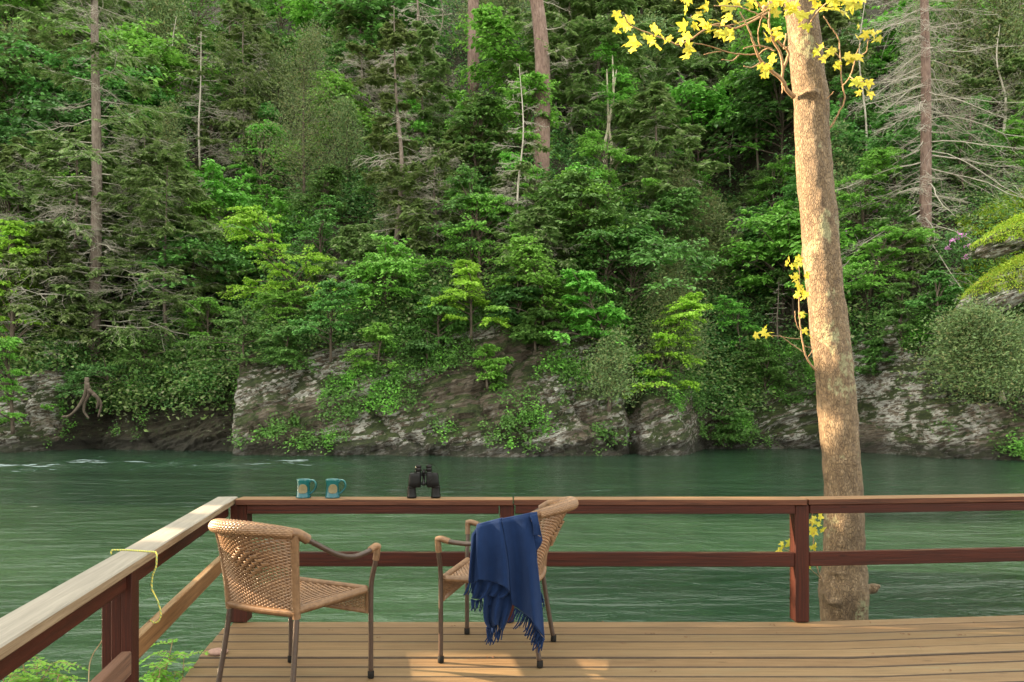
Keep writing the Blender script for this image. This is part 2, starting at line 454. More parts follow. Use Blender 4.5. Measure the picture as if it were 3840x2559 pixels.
def simple(name, col, rough=0.5, metal=0.0, spec=0.5, nscale=40, var=0.25, bmp=0.1, coat=0.0, bdist=0.001):
    m, nt, b, out = nm(name)
    g = noise(nt, coords(nt, "Object"), nscale, 5, 0.65)
    c = mixc(nt, ramp(nt, g, [(0.3, 0.0), (0.7, 1.0)]), tuple(x * (1 - var) for x in col), tuple(min(1, x * (1 + var)) for x in col))
    nt.links.new(c, b.inputs['Base Color']); b.inputs['Roughness'].default_value = rough; b.inputs['Metallic'].default_value = metal
    b.inputs['Specular IOR Level'].default_value = spec; b.inputs['Coat Weight'].default_value = coat
    bump(nt, b, g, bmp, bdist); return m
M['brown_metal'] = simple('brown_tube', (0.045, 0.027, 0.019), 0.4, 0.0, nscale=60, var=0.3)
M['rubber'] = simple('rubber', (0.012, 0.011, 0.010), 0.7, spec=0.1)
M['black'] = simple('black_armour', (0.004, 0.004, 0.0045), 0.42, spec=0.2, bmp=0.3, nscale=300)
M['black_gloss'] = simple('black_gloss', (0.003, 0.003, 0.0035), 0.25, spec=0.3)
M['lens'] = simple('lens_glass', (0.02, 0.03, 0.05), 0.04)
M['medal'] = simple('tan_medallion', (0.155, 0.125, 0.055), 0.55, nscale=120, var=0.25, bmp=0.3)
M['medal_dark'] = simple('medallion_letters', (0.14, 0.13, 0.08), 0.6)
M['stone'] = simple('stone', (0.26, 0.16, 0.13), 0.75, nscale=30)
M['litter'] = simple('litter', (0.13, 0.06, 0.03), 0.8)
M['board_edge'] = simple('board_edge_dark', (0.045, 0.03, 0.02), 0.9, nscale=20)  # dark colour on sides and chamfers so gaps between boards read as lines
M['earth'] = simple('bank_earth', (0.07, 0.055, 0.035), 0.9, nscale=4, var=0.5, bmp=0.8, bdist=0.05)
def mugmat():
    m, nt, b, out = nm('teal_glaze')
    g = noise(nt, coords(nt, "Object", (1, 1, 0.6)), 38, 5, 0.7)
    sz = nt.nodes.new("ShaderNodeSeparateXYZ"); tc = nt.nodes.new("ShaderNodeTexCoord"); nt.links.new(tc.outputs['Object'], sz.inputs[0])
    z = math_(nt, 'MULTIPLY', sz.outputs[2], 8.3)
    c = ramp(nt, math_(nt, 'ADD', z, math_(nt, 'MULTIPLY', math_(nt, 'SUBTRACT', g, 0.5), 0.35)), [(0.0, (0.06, 0.11, 0.12)), (0.08, (0.005, 0.075, 0.10)), (0.6, (0.004, 0.062, 0.06)), (0.93, (0.006, 0.09, 0.095)), (1.0, (0.12, 0.21, 0.21))])
    nt.links.new(c, b.inputs['Base Color']); b.inputs['Roughness'].default_value = 0.22; b.inputs['Coat Weight'].default_value = 0.1; b.inputs['Specular IOR Level'].default_value = 0.35
    return m
M['mug'] = mugmat()
def wickermat(name, base, dark):
    m, nt, b, out = nm(name)
    geo = nt.nodes.new("ShaderNodeNewGeometry")
    g = noise(nt, coords(nt, "Object"), 45, 4, 0.6); g2 = noise(nt, coords(nt, "Object"), 5, 3, 0.5)
    c = mixc(nt, ramp(nt, g, [(0.3, 0.0), (0.7, 1.0)]), dark, base)
    c = mixc(nt, ramp(nt, g2, [(0.35, 0.35), (0.65, 0.0)]), c, dark)
    hs = nt.nodes.new("ShaderNodeHueSaturation"); nt.links.new(c, hs.inputs['Color'])
    nt.links.new(math_(nt, 'ADD', math_(nt, 'MULTIPLY', geo.outputs['Random Per Island'], 0.35), 0.8), hs.inputs['Value'])
    nt.links.new(hs.outputs[0], b.inputs['Base Color']); b.inputs['Roughness'].default_value = 0.42
    bump(nt, b, g, 0.3, 0.001); return m
M['wicker'] = wickermat('wicker', (0.29, 0.172, 0.09), (0.15, 0.08, 0.04))
M['wicker_core'] = wickermat('wicker_core', (0.2, 0.1, 0.045), (0.11, 0.05, 0.025))
def fleece():
    m, nt, b, out = nm('blue_fleece')
    g = noise(nt, coords(nt, "Object"), 260, 3, 0.7); g2 = noise(nt, coords(nt, "Object"), 28, 4, 0.6)
    c = mixc(nt, g2, (0.0045, 0.012, 0.042), (0.008, 0.022, 0.07))
    nt.links.new(c, b.inputs['Base Color']); b.inputs['Roughness'].default_value = 0.9
    b.inputs['Sheen Weight'].default_value = 0.12; b.inputs['Sheen Tint'].default_value = (0.3, 0.45, 0.9, 1)
    b.inputs['Specular IOR Level'].default_value = 0.1
    bump(nt, b, math_(nt, 'ADD', g, math_(nt, 'MULTIPLY', g2, 1.5)), 0.5, 0.003); return m
M['fleece'] = fleece()
def ropemat():
    m, nt, b, out = nm('rope_fibre')
    w = nt.nodes.new("ShaderNodeTexWave"); w.inputs['Scale'].default_value = 38; w.inputs['Distortion'].default_value = 1.0
    nt.links.new(coords(nt, "Object", (1, 1, 1), (0.5, 0.6, 0)), w.inputs[0])
    c = ramp(nt, w.outputs[1], [(0.4, (0.5, 0.42, 0.08)), (0.75, (0.5, 0.43, 0.1)), (0.9, (0.08, 0.28, 0.14))])
    nt.links.new(c, b.inputs['Base Color']); b.inputs['Roughness'].default_value = 0.8
    bump(nt, b, w.outputs[1], 0.6, 0.002); return m
M['rope'] = ropemat()
# ------------------------------------------------------------------ terrain across the river
def yb(x):
    return np.interp(x, [-70, -24, -22.6, -21.5, -13.4, -12.4, -4, 2, 7.5, 9.5, 15.5, 17.5, 21, 40], [36, 35.6, 35.2, 37.2, 36.8, 33.6, 33.0, 32.5, 33.6, 38, 38, 31.5, 29.6, 28])
def hc(x):
    return np.interp(x, [-70, -24, -22, -21, -14, -12.6, -8, -4, 1, 5, 8, 10, 13, 15.5, 17.5, 19.5, 23, 50], [3, 2.6, 2.4, 2.0, 2.6, 3.2, 3.9, 4.7, 5.6, 4.4, 3.0, 2.4, 3.4, 3.8, 4.0, 5.6, 6.4, 7])
def dcw(x):
    return np.interp(x, [-70, -13, -10, 5, 9, 13, 17, 20, 50], [1.6, 1.6, 1.9, 2.1, 1.8, 3.0, 2.4, 3.6, 3.6])
def HD(x, d):
    c = dcw(x); h = hc(x)
    s = np.clip((d + .6) / (c + .6), 0, 1)
    z = -2.2 + (h + 2.2) * s ** 0.8 + 0.92 * np.clip(d - c, 0, None)
    return z
def H(x, y):
    x = np.asarray(x, dtype=float); y = np.asarray(y, dtype=float)
    d = y - yb(x)
    q = np.stack([x * .13, y * .13, 0 * x], -1)
    return HD(x, d) + 0.8 * fbm(q, 3) * np.clip((d - 2) / 4, 0, 1)
def hit(u, v):
    Y = np.arange(26, 115, 0.08); X = (u - 1920) / F * Y; Z = HC - (v - HZ) / F * Y
    k = np.nonzero(H(X, Y) >= Z)[0]
    i = k[0] if len(k) else len(Y) - 1
    return np.array([X[i], Y[i], float(H(X[i], Y[i]))])

def build_terrain():
    xs = np.concatenate([np.arange(-62, -27, .5), np.arange(-27, 27, 0.11), np.arange(27, 62.1, .5)])
    ds = np.concatenate([np.arange(-1.2, 4.6, 0.06), np.arange(4.6, 16, 0.4), np.arange(16, 95, 1.5)])
    X, D = np.meshgrid(xs, ds); Y = yb(X) + D
    Z = HD(X, D) + 0.8 * fbm(np.stack([X * .13, Y * .13, 0 * X], -1), 3) * np.clip((D - 2) / 4, 0, 1)
    P = np.stack([X, Y, Z], -1)
    c = dcw(X)
    rockm = np.clip(1.25 - (D - c) / 1.3, 0, 1)
    # bare rock also shows in the hanging gully right of the sycamore and in a few ribs
    rib = fbm(np.stack([X * .16 + 3, Y * .2, Z * .1], -1), 3)
    rockm = np.maximum(rockm, np.clip((rib - 0.55) * 3, 0, 1))
    soil = np.interp(X, [-23, -21.6, -13.8, -13, 7.6, 9, 12.5, 13.5], [0, 1, 1, 0, 0, .85, .75, 0])
    rockm = np.where(D < c + .5, rockm * (1 - .62 * soil), rockm)
    # slanting beds: blocky ledges pushed in and out along the face
    rr = Z * .956 - X * .292 * 1.0
    w = 0.35 * fbm(np.stack([X * .5, Y * .5, Z * .5], -1), 3)
    bed = rr * 2.1 + w
    fr = bed - np.floor(bed)
    ledge = (np.floor(bed) * 0.618) % 1.0
    amp = rockm * np.clip(D + 1.2, 0, 1)
    bed2 = rr * 5.3 + w * 2; l2 = (np.floor(bed2) * .618) % 1.0
    bed3 = rr * 11.7 + w * 4; l3 = (np.floor(bed3) * .618) % 1.0
    out = (ledge - .5) * .5 + (l2 - .5) * .42 + (l3 - .5) * .2 + (fr ** 3) * -.2
    blocks = np.floor(X * .23 + .35 * np.sin(Z * .9) + 0.3 * w); bx = X * .23 + .35 * np.sin(Z * .9) + .3 * w
    crack = np.exp(-((bx - np.round(bx)) * 17) ** 2)
    bb = ((blocks * 0.7548) % 1 - .5) * .9
    n1 = fbm(np.stack([X * .8, Y * .8, Z * 2.4 - X * .7], -1), 5)
    n2 = fbm(np.stack([X * .22, Y * .22 + 5, Z * .3], -1), 3)
    push = (out * .55 + bb * .5 - crack * .45 + n1 * (.14 + .3 * soil) + n2 * .5) * np.maximum(amp, soil * .8 * (D < c + 1))
    # deep notch left of the grey blocks
    push -= 1.4 * np.exp(-((X + 13.2 + (Z - 1) * .25) / .5) ** 2) * np.clip(1.5 - Z * .3, 0, 1)
    push -= 1.8 * np.exp(-((X - 5.3) / .3) ** 2) * (Z < 3.4)
    push -= 1.3 * np.exp(-((X + 17) / 3.2) ** 2) * (1 - np.exp(-((Z + .5) / 1.0) ** 2)) * np.clip((2.4 - Z), 0, 1)
    push -= 1.5 * np.exp(-((X + 20.8) / .7) ** 2) * (Z < 2.2)
    P[..., 1] -= push * .8
    P[..., 2] += push * .25 * (1 - np.clip(-D, 0, 1)) + (1 - amp) * .25 * fbm(np.stack([X * .7, Y * .7, Z * 0], -1), 4)
    nr, nc = X.shape
    i = np.arange(nr - 1)[:, None] * nc; j = np.arange(nc - 1)[None]
    Q = np.stack([i + j, i + j + 1, i + nc + j + 1, i + nc + j], -1).reshape(-1, 4)
    me = mesh_np("hillside", P.reshape(-1, 3), Q, False)
    a = me.attributes.new("rock", 'FLOAT', 'POINT'); a.data.foreach_set("value", rockm.ravel().astype(np.float32))
    tag(link("hillside", me, M['rock']), kind="structure")
    return X, Y, P, rockm
TX, TY, TP, TR = build_terrain()

def build_shade_ridge():
    # unseen hill added upstream, out of frame to the left: it keeps the low sun off the far slope
    xs = np.linspace(-96, -62.0, 60); ys = np.linspace(26, 150, 60)
    X, Y = np.meshgrid(xs, ys)
    base = H(np.full_like(X, -62.0), Y)
    t = np.clip((-62 - X) / 26, 0, 1); t = t * t * (3 - 2 * t)
    Z = base * (1 - t) + t * (np.clip((Y - 28) / 10, 0, 1) * 84 - 2) + 2.5 * fbm(np.stack([X * .06, Y * .06, X * 0], -1), 4) * t
    n = 60; i = np.arange(n - 1)[:, None] * n; j = np.arange(n - 1)[None]
    Q = np.stack([i + j, i + j + 1, i + n + j + 1, i + n + j], -1).reshape(-1, 4)
    me = mesh_np("shade_ridge", np.stack([X, Y, Z], -1).reshape(-1, 3), Q, True)
    a = me.attributes.new("rock", 'FLOAT', 'POINT'); a.data.foreach_set("value", np.zeros(n * n, dtype=np.float32))
    tag(link("shade_ridge", me, M['rock']), kind="structure")
build_shade_ridge()

def build_water():
    # fine near the camera, coarse outside
    xs = np.concatenate([np.linspace(-170, -32, 40), np.arange(-31.8, 32, 0.16), np.linspace(32.2, 140, 30)])
    ys = np.concatenate([np.linspace(-60, 3.8, 16), np.geomspace(4.0, 42, 420), np.linspace(42.5, 60, 5)])
    X, Y = np.meshgrid(xs, ys)
    P2 = np.stack([X * .55, Y * 1.5, 0 * X], -1)
    w = fbm(P2, 4)
    rif = np.exp(-((Y - 28.5 - .06 * (X + 15)) / 3.2) ** 2) * np.clip((-X - 1) / 9, 0, 1)
    big = fbm(np.stack([X * .9, Y * 1.1 + 9, 0 * X], -1), 4)
    Z = WZ + .016 * w + .012 * fbm(np.stack([X * .2, Y * .5, 0 * X], -1), 2) + rif * .11 * big
    hf = fbm(np.stack([X * 1.3, Y * 1.6 + 3, 0 * X], -1), 3)
    foam = np.clip(rif * (-.05 + 2.0 * np.clip(hf - .12, -.2, 1)), 0, 1) + 0.55 * np.clip(fbm(np.stack([X * .09, Y * .3, 0 * X + 4], -1), 3), 0, 1) + np.interp(X, [-8, 3], [.12, -.12])
    nr, nc = X.shape; i = np.arange(nr - 1)[:, None] * nc; j = np.arange(nc - 1)[None]
    Q = np.stack([i + j, i + j + 1, i + nc + j + 1, i + nc + j], -1).reshape(-1, 4)
    me = mesh_np("river", np.stack([X, Y, Z], -1).reshape(-1, 3), Q, True)
    a = me.attributes.new("foam", 'FLOAT', 'POINT'); a.data.foreach_set("value", foam.ravel().astype(np.float32))
    tag(link("river", me, M['water']), kind="structure")
build_water()

def build_bank():
    xs = np.linspace(-60, 60, 121); ys = np.concatenate([np.linspace(-50, 2.6, 30), np.linspace(2.9, 6.2, 16)])
    X, Y = np.meshgrid(xs, ys)
    edge = np.interp(X, [-60, -4, -1.5, 2, 3, 6, 60], [2.6, 3.0, 4.2, 5.4, 6.0, 5.4, 4.0])
    Z = -0.62 - np.clip((Y - edge + .6) / .6, 0, 3) * .35 + .05 * fbm(np.stack([X * .9, Y * .9, 0 * X], -1), 3) + np.clip(-Y, 0, 30) * .06
    nr, nc = X.shape; i = np.arange(nr - 1)[:, None] * nc; j = np.arange(nc - 1)[None]
    Q = np.stack([i + j, i + j + 1, i + nc + j + 1, i + nc + j], -1).reshape(-1, 4)
    tag(link("ground", mesh_np("ground", np.stack([X, Y, Z], -1).reshape(-1, 3), Q, True), M['earth']), kind="structure")
build_bank()

# ------------------------------------------------------------------ foliage generators (numpy)
def unit(a): return a / (np.linalg.norm(a, axis=-1, keepdims=True) + 1e-12)
def leaves(P, D, N, L, W, fold=0.12, four=True):
    """rhombic leaves: P base points, D direction, N face normal, L length, W width"""
    P = np.asarray(P); D = unit(D); S = unit(np.cross(D, N)); N = np.cross(S, D)
    L = np.broadcast_to(L, len(P))[:, None]; W = np.broadcast_to(W, len(P))[:, None]
    a = P; b = P + D * L * .45 + S * W * .5 + N * W * fold; c = P + D * L - N * L * .1; d = P + D * L * .45 - S * W * .5 + N * W * fold
    V = np.stack([a, b, c, d], 1).reshape(-1, 3)
    return V, np.arange(len(P) * 4).reshape(-1, 4)
def rnd_dir(n, zb=0.0, zs=1.0):
    v = R.normal(size=(n, 3)); v[:, 2] = v[:, 2] * zs + zb; return unit(v)

def taper(n, a, b): return np.linspace(a, b, n)

def decid(h, hw, leaf=0.15, nclump=26, per=110, trunk_r=.07, lean=(0, 0), low=0.35, flat=.38, lw=.62, mat='leaf_mid', seed=0, tm='bark_dark', droop=.35, crown_pow=1.0):
    """broadleaf: trunk, limbs and a crown of layered leafy sprays. returns (trunk mesh, crown mesh)"""
    rg = np.random.default_rng(seed)
    tb = MB(); top = np.array([lean[0], lean[1], h * .93])
    tp = smoothline([(0, 0, -.3), (lean[0] * .15 + rg.normal() * .05, lean[1] * .2, h * .3), (lean[0] * .6 + rg.normal() * .08, lean[1] * .6, h * .65), top], 5)
    tb.add(*tube(tp, taper(len(tp), trunk_r, trunk_r * .25), 6))
    LV = []
    for k in range(nclump):
        t = (k + rg.random()) / nclump
        z = h * (low + (1 - low) * t ** .9)
        prof = math.sin(math.pi * min(1, (.22 + .78 * (1 - t)) ** crown_pow)) if False else (1 - t ** 2.2) * .9 + .16
        ang = k * 2.399 + rg.normal() * .5
        rad = hw * prof * (0.30 + .70 * rg.random() ** .7) * (.78 + .42 * math.sin(ang * 2 + seed) * math.cos(t * 7 + seed * 1.7))
        cx = np.interp(z, [0, h], [0, lean[0]]) + rad * math.cos(ang); cy = np.interp(z, [0, h], [0, lean[1]]) + rad * math.sin(ang)
        c = np.array([cx, cy, z])
        if math.sin(ang * 1.5 + seed * 2.1 + t * 5) < -.72: continue
        wq = np.array([cx, cy, z])[None] * (.9 / max(hw, .5)) + seed * 3.7
        c = c + np.array([fbm(wq, 2)[0], fbm(wq + 31, 2)[0], .8 * fbm(wq + 57, 2)[0]]) * hw * .42
        i = int(np.clip(z / h * .75, .05, .98) * (len(tp) - 1)); s = tp[i]
        br = smoothline([s, s * .45 + c * .55 + (0, 0, .08 * rad), c - (0, 0, .03)], 4)
        tb.add(*tube(br, taper(len(br), trunk_r * .38, .008), 4, False))
        cr = hw * (.24 + .44 * rg.random() ** 1.3) * (.75 + .4 * (1 - t))
        od = np.array([math.cos(ang), math.sin(ang), 0.]); m = 7; n = int(per * (.7 + .6 * rg.random())); c0 = c - od * cr * .45
        ta = ang + np.linspace(-1.5, 1.5, m) + rg.normal(size=m) * .18; tl = cr * (1.15 - .3 * np.abs(np.linspace(-1, 1, m))) * (.75 + .5 * rg.random(m))
        w_ = rg.integers(0, m, n); f = rg.random(n) ** .75
        td = np.stack([np.cos(ta), np.sin(ta), 0 * ta], 1); rise = rg.normal(size=m) * flat * .45 + .05
        sidev = np.stack([-td[:, 1], td[:, 0], 0 * ta], 1); sg = np.where(rg.random(n) < .5, -1, 1)[:, None]
        P = c0 + td[w_] * (tl[w_] * f)[:, None] + sidev[w_] * sg * (cr * .10 * rg.random(n))[:, None] + rg.normal(size=(n, 3)) * (.02, .02, .035)
        P[:, 2] += rise[w_] * f * tl[w_] - droop * .55 * f ** 2 * tl[w_]
        D = unit(td[w_] * .6 + sidev[w_] * sg * .8 + rg.normal(size=(n, 3)) * .2 + (0, 0, -.3))
        N = unit(rg.normal(size=(n, 3)) * .36 + (0, 0, 1))
        l = leaf * (.65 + .6 * rg.random(n)) * (1.1 - .3 * f)
        LV.append(leaves(P, D, N, l, l * lw))
        for q in range(0, m, 2):
            e = c0 + td[q] * tl[q] * .9; e[2] += rise[q] * .9 * tl[q] - droop * .45 * tl[q]
            tb.add(*tube(np.array([c0, (c0 + e) / 2 + (0, 0, .04 * tl[q]), e]), [.012, .008, .004], 3, False))
    cb = MB()
    for V, Fc in LV: cb.add(V, Fc)
    return tb.mesh("trunk", True), cb.mesh("crown")

def conifer(h, hw, base_r=.2, h0=.1, n=60, live=.5, seed=0, droop=.25, twig=.35, needles=26, cz=None, lean=0.0, dens=1.0, wander=.12, up=0.0, nl=.23, tip=.12):
    """conifer with bare grey limbs low down and needle sprays on the live share"""
    rg = np.random.default_rng(seed)
    tb = MB(); db = MB(); cb = MB()
    tp = smoothline([(0, 0, -.5), (wander * rg.normal(), wander * rg.normal(), h * .33), (lean * .6 + wander * rg.normal(), 0, h * .66), (lean, 0, h)], 8)
    tb.add(*tube(tp, taper(len(tp), base_r, max(.015, base_r * tip)), 9))
    nseg = len(tp) - 1; anyc = False
    for k in range(n):
        t = (k + rg.random()) / n
        zz = h0 + (1 - h0) * t
        s = tp[int(zz * nseg)] * (1 - (zz * nseg) % 1) + tp[min(nseg, int(zz * nseg) + 1)] * ((zz * nseg) % 1)
        ang = k * 2.399 + rg.normal() * .6
        L = hw * (1 - zz) ** .6 * (.28 + .95 * rg.random()) + .15
        if cz is not None: L = hw * np.interp(zz, cz[0], cz[1]) * (.55 + .6 * rg.random()) + .1
        dr = droop * (1 - zz * .7) * (0.6 + .8 * rg.random())
        o = np.array([math.cos(ang), math.sin(ang), 0])
        side = np.array([-o[1], o[0], 0])
        m = 7; ts = np.linspace(0, 1, m)[:, None]
        br = s + o * L * ts + side * L * .12 * rg.normal() * ts ** 2 + np.array([0, 0, 1.0]) * L * (up * ts - dr * ts ** 1.4 + .10 * rg.normal() * ts + .09 * np.maximum(ts - .7, 0) * 3)
        br += np.cumsum(rg.normal(size=(m, 3)) * L * .02, 0)
        r0 = max(.012, base_r * .14 * (.6 + .6 * rg.random()) * (1 - zz * .6))
        alive = rg.random() < np.interp(zz, [h0, 1], [live * .6, min(1, live * 1.5)])
        db.add(*tube(br, taper(m, r0, .009), 4, False))
        nt_ = max(4, int(twig * 26 * dens))
        for q in range(nt_):
            a = (.18 + .8 * rg.random()); i = a * (m - 1); b0 = br[int(i)] * (1 - i % 1) + br[min(m - 1, int(i) + 1)] * (i % 1)
            sg = 1 if q % 2 else -1
            tl = L * (.38 * (1 - a) + .13) * (.5 + .8 * rg.random())
            dd = unit(o * (.75 + .4 * rg.normal()) + side * sg * .8 + np.array([0, 0, rg.normal() * .38 - (.15 if not alive else .1)]))
            e = b0 + dd * tl; mid = (b0 + e) / 2 + rg.normal(size=3) * tl * .08
            e[2] -= tl * .12
            db.add(*tube(np.array([b0, mid, e]), [.009, .007, .004], 3, False))
            if not alive:
                for _ in range(3):
                    f = .3 + .7 * rg.random(); b1 = b0 * (1 - f) + e * f
                    e1 = b1 + unit(dd * .7 + side * rg.normal() * .8 + (0, 0, rg.normal() * .4)) * tl * .32
                    db.add(*tube(np.array([b1, (b1 + e1) / 2 + rg.normal(size=3) * .01, e1]), [.0055, .005, .0035], 3, False))
            if alive:
                anyc = True
                nn = int(needles * (.6 + .8 * rg.random())); f = rg.random(nn)[:, None]
                P = b0 * (1 - f) + e * f + rg.normal(size=(nn, 3)) * (.05, .05, .02)
                sd = np.where(rg.random(nn) < .5, -1, 1)[:, None]; pd = np.cross(dd, (0, 0, 1.0))
                D = unit(dd * .7 + pd * sd * (.5 + .6 * rg.random((nn, 1))) + rg.normal(size=(nn, 3)) * .15 + np.array([0, 0, -.22]))
                N = unit(rg.normal(size=(nn, 3)) * .3 + (0, 0, 1)); l = nl * (.6 + .8 * rg.random(nn))
                cb.add(*leaves(P, D, N, l, l * .34, 0.05))
    nq = sum(len(f) for f in tb.F[4]); nq2 = nq + sum(len(f) for f in db.F[4])
    tb.add(np.concatenate(db.V), [np.concatenate(db.F[4])]); me = tb.mesh("trunk", True)
    mi = np.zeros(len(me.polygons), dtype=np.int32); mi[nq:nq2] = 1; me.polygons.foreach_set("material_index", mi); me["two"] = 1
    return me, (cb.mesh("crown") if anyc else None)

def cedar(h, hw, seed=0, n=9000, base_r=.11, lump=.5, leaf=.12):
    rg = np.random.default_rng(seed); tb = MB(); cb = MB()
    tp = smoothline([(0, 0, -.4), (.08 * rg.normal(), .05, h * .4), (.1 * rg.normal(), 0, h * .95)], 6)
    tb.add(*tube(tp, taper(len(tp), base_r, .02), 7))
    nk = max(18, int(h * 9))
    for k in range(nk):
        t = (k + rg.random()) / nk; z = h * (.12 + .88 * t); rad = hw * (1 - t) ** .75 * (.5 + .6 * rg.random()) + .05
        a = k * 2.399 + rg.normal() * .4; o = np.array([math.cos(a), math.sin(a), 0])
        s = np.array([0, 0, z - rad * .2]); c = o * rad + (0, 0, z + rad * .12)
        tb.add(*tube(smoothline([s, (s + c) / 2 - (0, 0, .05 * rad), c], 3), taper(7, .022, .006), 3, False))
        wq = c[None] * (.9 / max(hw, .5)) + seed
        c = c + np.array([fbm(wq, 2)[0], fbm(wq + 31, 2)[0], .7 * fbm(wq + 57, 2)[0]]) * hw * .38
        m = int(n / nk * (.5 + rg.random())); f = rg.random(m)[:, None] ** .6
        spread = .12 + .24 * hw * (1 - t * .6)
        P = s * (1 - f) + c * f + rg.normal(size=(m, 3)) * spread * (.55 + .5 * f) * (1, 1, .8)
        D = unit(o * .8 + rg.normal(size=(m, 3)) * .55 + (0, 0, .45)); N = rnd_dir(m)
        l = leaf * (.6 + .8 * rg.random(m)); cb.add(*leaves(P, D, N, l, l * .4))
    return tb.mesh("trunk", True), cb.mesh("crown")

PROTO = {}
def proto(key, fn):
    if key not in PROTO: PROTO[key] = fn()
    return PROTO[key]
NT = [0]
def place(name, key, fn, base, sc, rz, label, cat, group=None, mats=('bark_dark', 'leaf_mid'), tilt=0.0):
    ms = proto(key, fn)
    t = thing(name, base, rz, label, cat, group)
    t.scale = sc if hasattr(sc, '__len__') else (sc, sc, sc)
    t.rotation_euler = (tilt * math.sin(rz), tilt, rz)
    for nme, me in zip(("trunk", "crown"), ms):
        if me is None: continue
        ml = [mats[0], mats[1]] if me.get("two") else [mats[-1] if nme == "crown" else mats[0]]
        o = bpy.data.objects.new(nme, me); COL.objects.link(o); o.parent = t
        if len(me.materials) == 0:
            for q in ml: me.materials.append(M[q])
        for s_, q in zip(o.material_slots, ml): s_.link = 'OBJECT'; s_.material = M[q]
    NT[0] += 1
    return t

K = 1.632
def site(ud, vd, vtop):
    """base and height of a tree whose foot and top stand at display rows vd, vtop in column ud"""
    b = hit(ud * K, vd * K); return b, (vd - vtop) * K / F * b[1]
# ------------------------------------------------------------------ trees one can tell apart
def D_(h, hw, s, **k): return lambda: decid(h, hw, seed=s, **k)
def hand_decid(ud, vd, vt, hwd, seed, mat, label, tm='bark_dark', leaf=.17, lean=(0, 0), low=.35, name="broadleaf_tree", **k):
    b, h = site(ud, vd, vt); hw = hwd * K / F * b[1]
    lx = lean[0] * K / F * b[1]
    nc = int(np.clip(h * hw * 3.2, 24, 90))
    place(name, "d%d" % seed, D_(h, hw, seed, leaf=leaf, lean=(lx, lean[1]), low=low, nclump=nc, per=k.pop('per', 120), trunk_r=k.pop('tr', .035 + .012 * h), **k), b, 1, 0, label, "tree", mats=(tm, mat))
def hand_con(ud, vd, vt, hwd, seed, label, mats=('bark_grey', 'dead', 'hemlock'), r=None, name="conifer", cat="tree", **k):
    b, h = site(ud, vd, vt); hw = hwd * K / F * b[1]
    place(name, "c%d" % seed, lambda: conifer(h, hw, seed=seed, base_r=r or .02 * h, **k), b, 1, 0, label, cat, mats=mats)
def hand_ced(ud, vd, vt, hwd, seed, label, mat='cedar', tm='bark_dark', **k):
    b, h = site(ud, vd, vt); hw = hwd * K / F * b[1]
    place("cedar_tree", "e%d" % seed, lambda: cedar(h, hw, seed=seed, **k), b, 1, 0, label, "tree", mats=(tm, mat))

# bare-limbed conifers and pines
hand_con(214, 830, -330, 250, 1, "tall grey hemlock trunk with long bare limbs above the dark hollow in the left bank", r=.33, tip=.35, live=.30, n=104, droop=.14, h0=.06, twig=.6, needles=44, wander=.25, name="hemlock_tree")
hand_con(2125, 560, -430, 225, 2, "dead conifer with drooping grey limbs all round, right of the sycamore", r=.30, tip=.35, live=0.0, n=180, droop=.62, h0=.02, twig=.75, name="dead_conifer", mats=('bark_pine', 'dead', 'hemlock'))
hand_con(905, 600, 15, 125, 3, "grey snag hemlock with tangled bare lower limbs above the binoculars", r=.17, live=.45, n=70, droop=.42, h0=.03, twig=.7, needles=44, wander=.25, name="hemlock_tree")
hand_con(1193, 600, 150, 95, 4, "slim pale dead conifer just left of the thick pine trunk", r=.07, live=.1, n=42, droop=.28, h0=.08, twig=.5, name="dead_conifer", mats=('dead', 'dead', 'hemlock'))
hand_con(462, 420, 75, 85, 5, "thin dead hemlock with wispy grey limbs, right of the tall grey hemlock trunk", r=.09, live=.12, n=44, droop=.12, h0=.2, twig=.5, name="dead_conifer", mats=('dead', 'dead', 'hemlock'))
hand_con(1243, 410, -500, 120, 6, "thickest pine trunk with plated reddish grey bark above the right chair", r=.50, tip=.5, live=.6, n=22, h0=.30, droop=.05, twig=.5, name="pine_tree", mats=('bark_pine', 'dead', 'hemlock'), wander=.05, lean=-1.3)
hand_con(1088, 205, -500, 90, 7, "reddish pine trunk high on the slope, second left of the thickest pine", r=.46, tip=.5, live=.6, n=18, h0=.45, droop=.05, name="pine_tree", mats=('bark_pine', 'dead', 'hemlock'), wander=.05, lean=.5)
hand_con(2345, 170, -200, 60, 8, "grey trunk at the top right corner of the slope", r=.2, live=.3, n=20, h0=.3, name="conifer", wander=.05)
thin = [(1745, 430, -30, .085, "straight grey pole of a dead sapling just left of the sycamore"),
        (1993, 420, -30, .07, "thin grey pole trunk between sycamore and drooping dead conifer"),
        (1325, 335, 220, .07, "short leaning bare stem beside the pale forked trunk"),
        (1555, 320, 190, .08, "short reddish trunk in the shade right of the pale forked trunk"),
        (405, 250, 40, .07, "pale thin trunk high on the slope right of the tall grey hemlock trunk"),
        (378, 235, 90, .07, "dark thin trunk high on the slope beside a pale one"),
        (1008, 225, -40, .08, "slim brown pole trunk left of the reddish pine trunk"),
        (953, 150, -60, .1, "slim pole trunk at the top edge above the binoculars"),
        (700, 130, -20, .09, "slim pole trunk at the top edge above the bright layered sapling"),
        (1790, 800, 640, .06, "dark leaning stem in the gap just left of the sycamore"),
        (2300, 330, 40, .09, "crooked bare stem right of the drooping dead conifer"),
        (1680, 420, 240, .06, "crooked pale stem left of the straight grey pole")]
for i, (u, v, vt, r, lb) in enumerate(thin):
    hand_con(u, v, vt, 32, 20 + i, lb, r=r, live=.12, n=16, h0=.3, droop=.1, twig=.3, name="bare_sapling", mats=('dead' if i % 3 else 'bark_grey', 'dead', 'hemlock'), wander=.25)

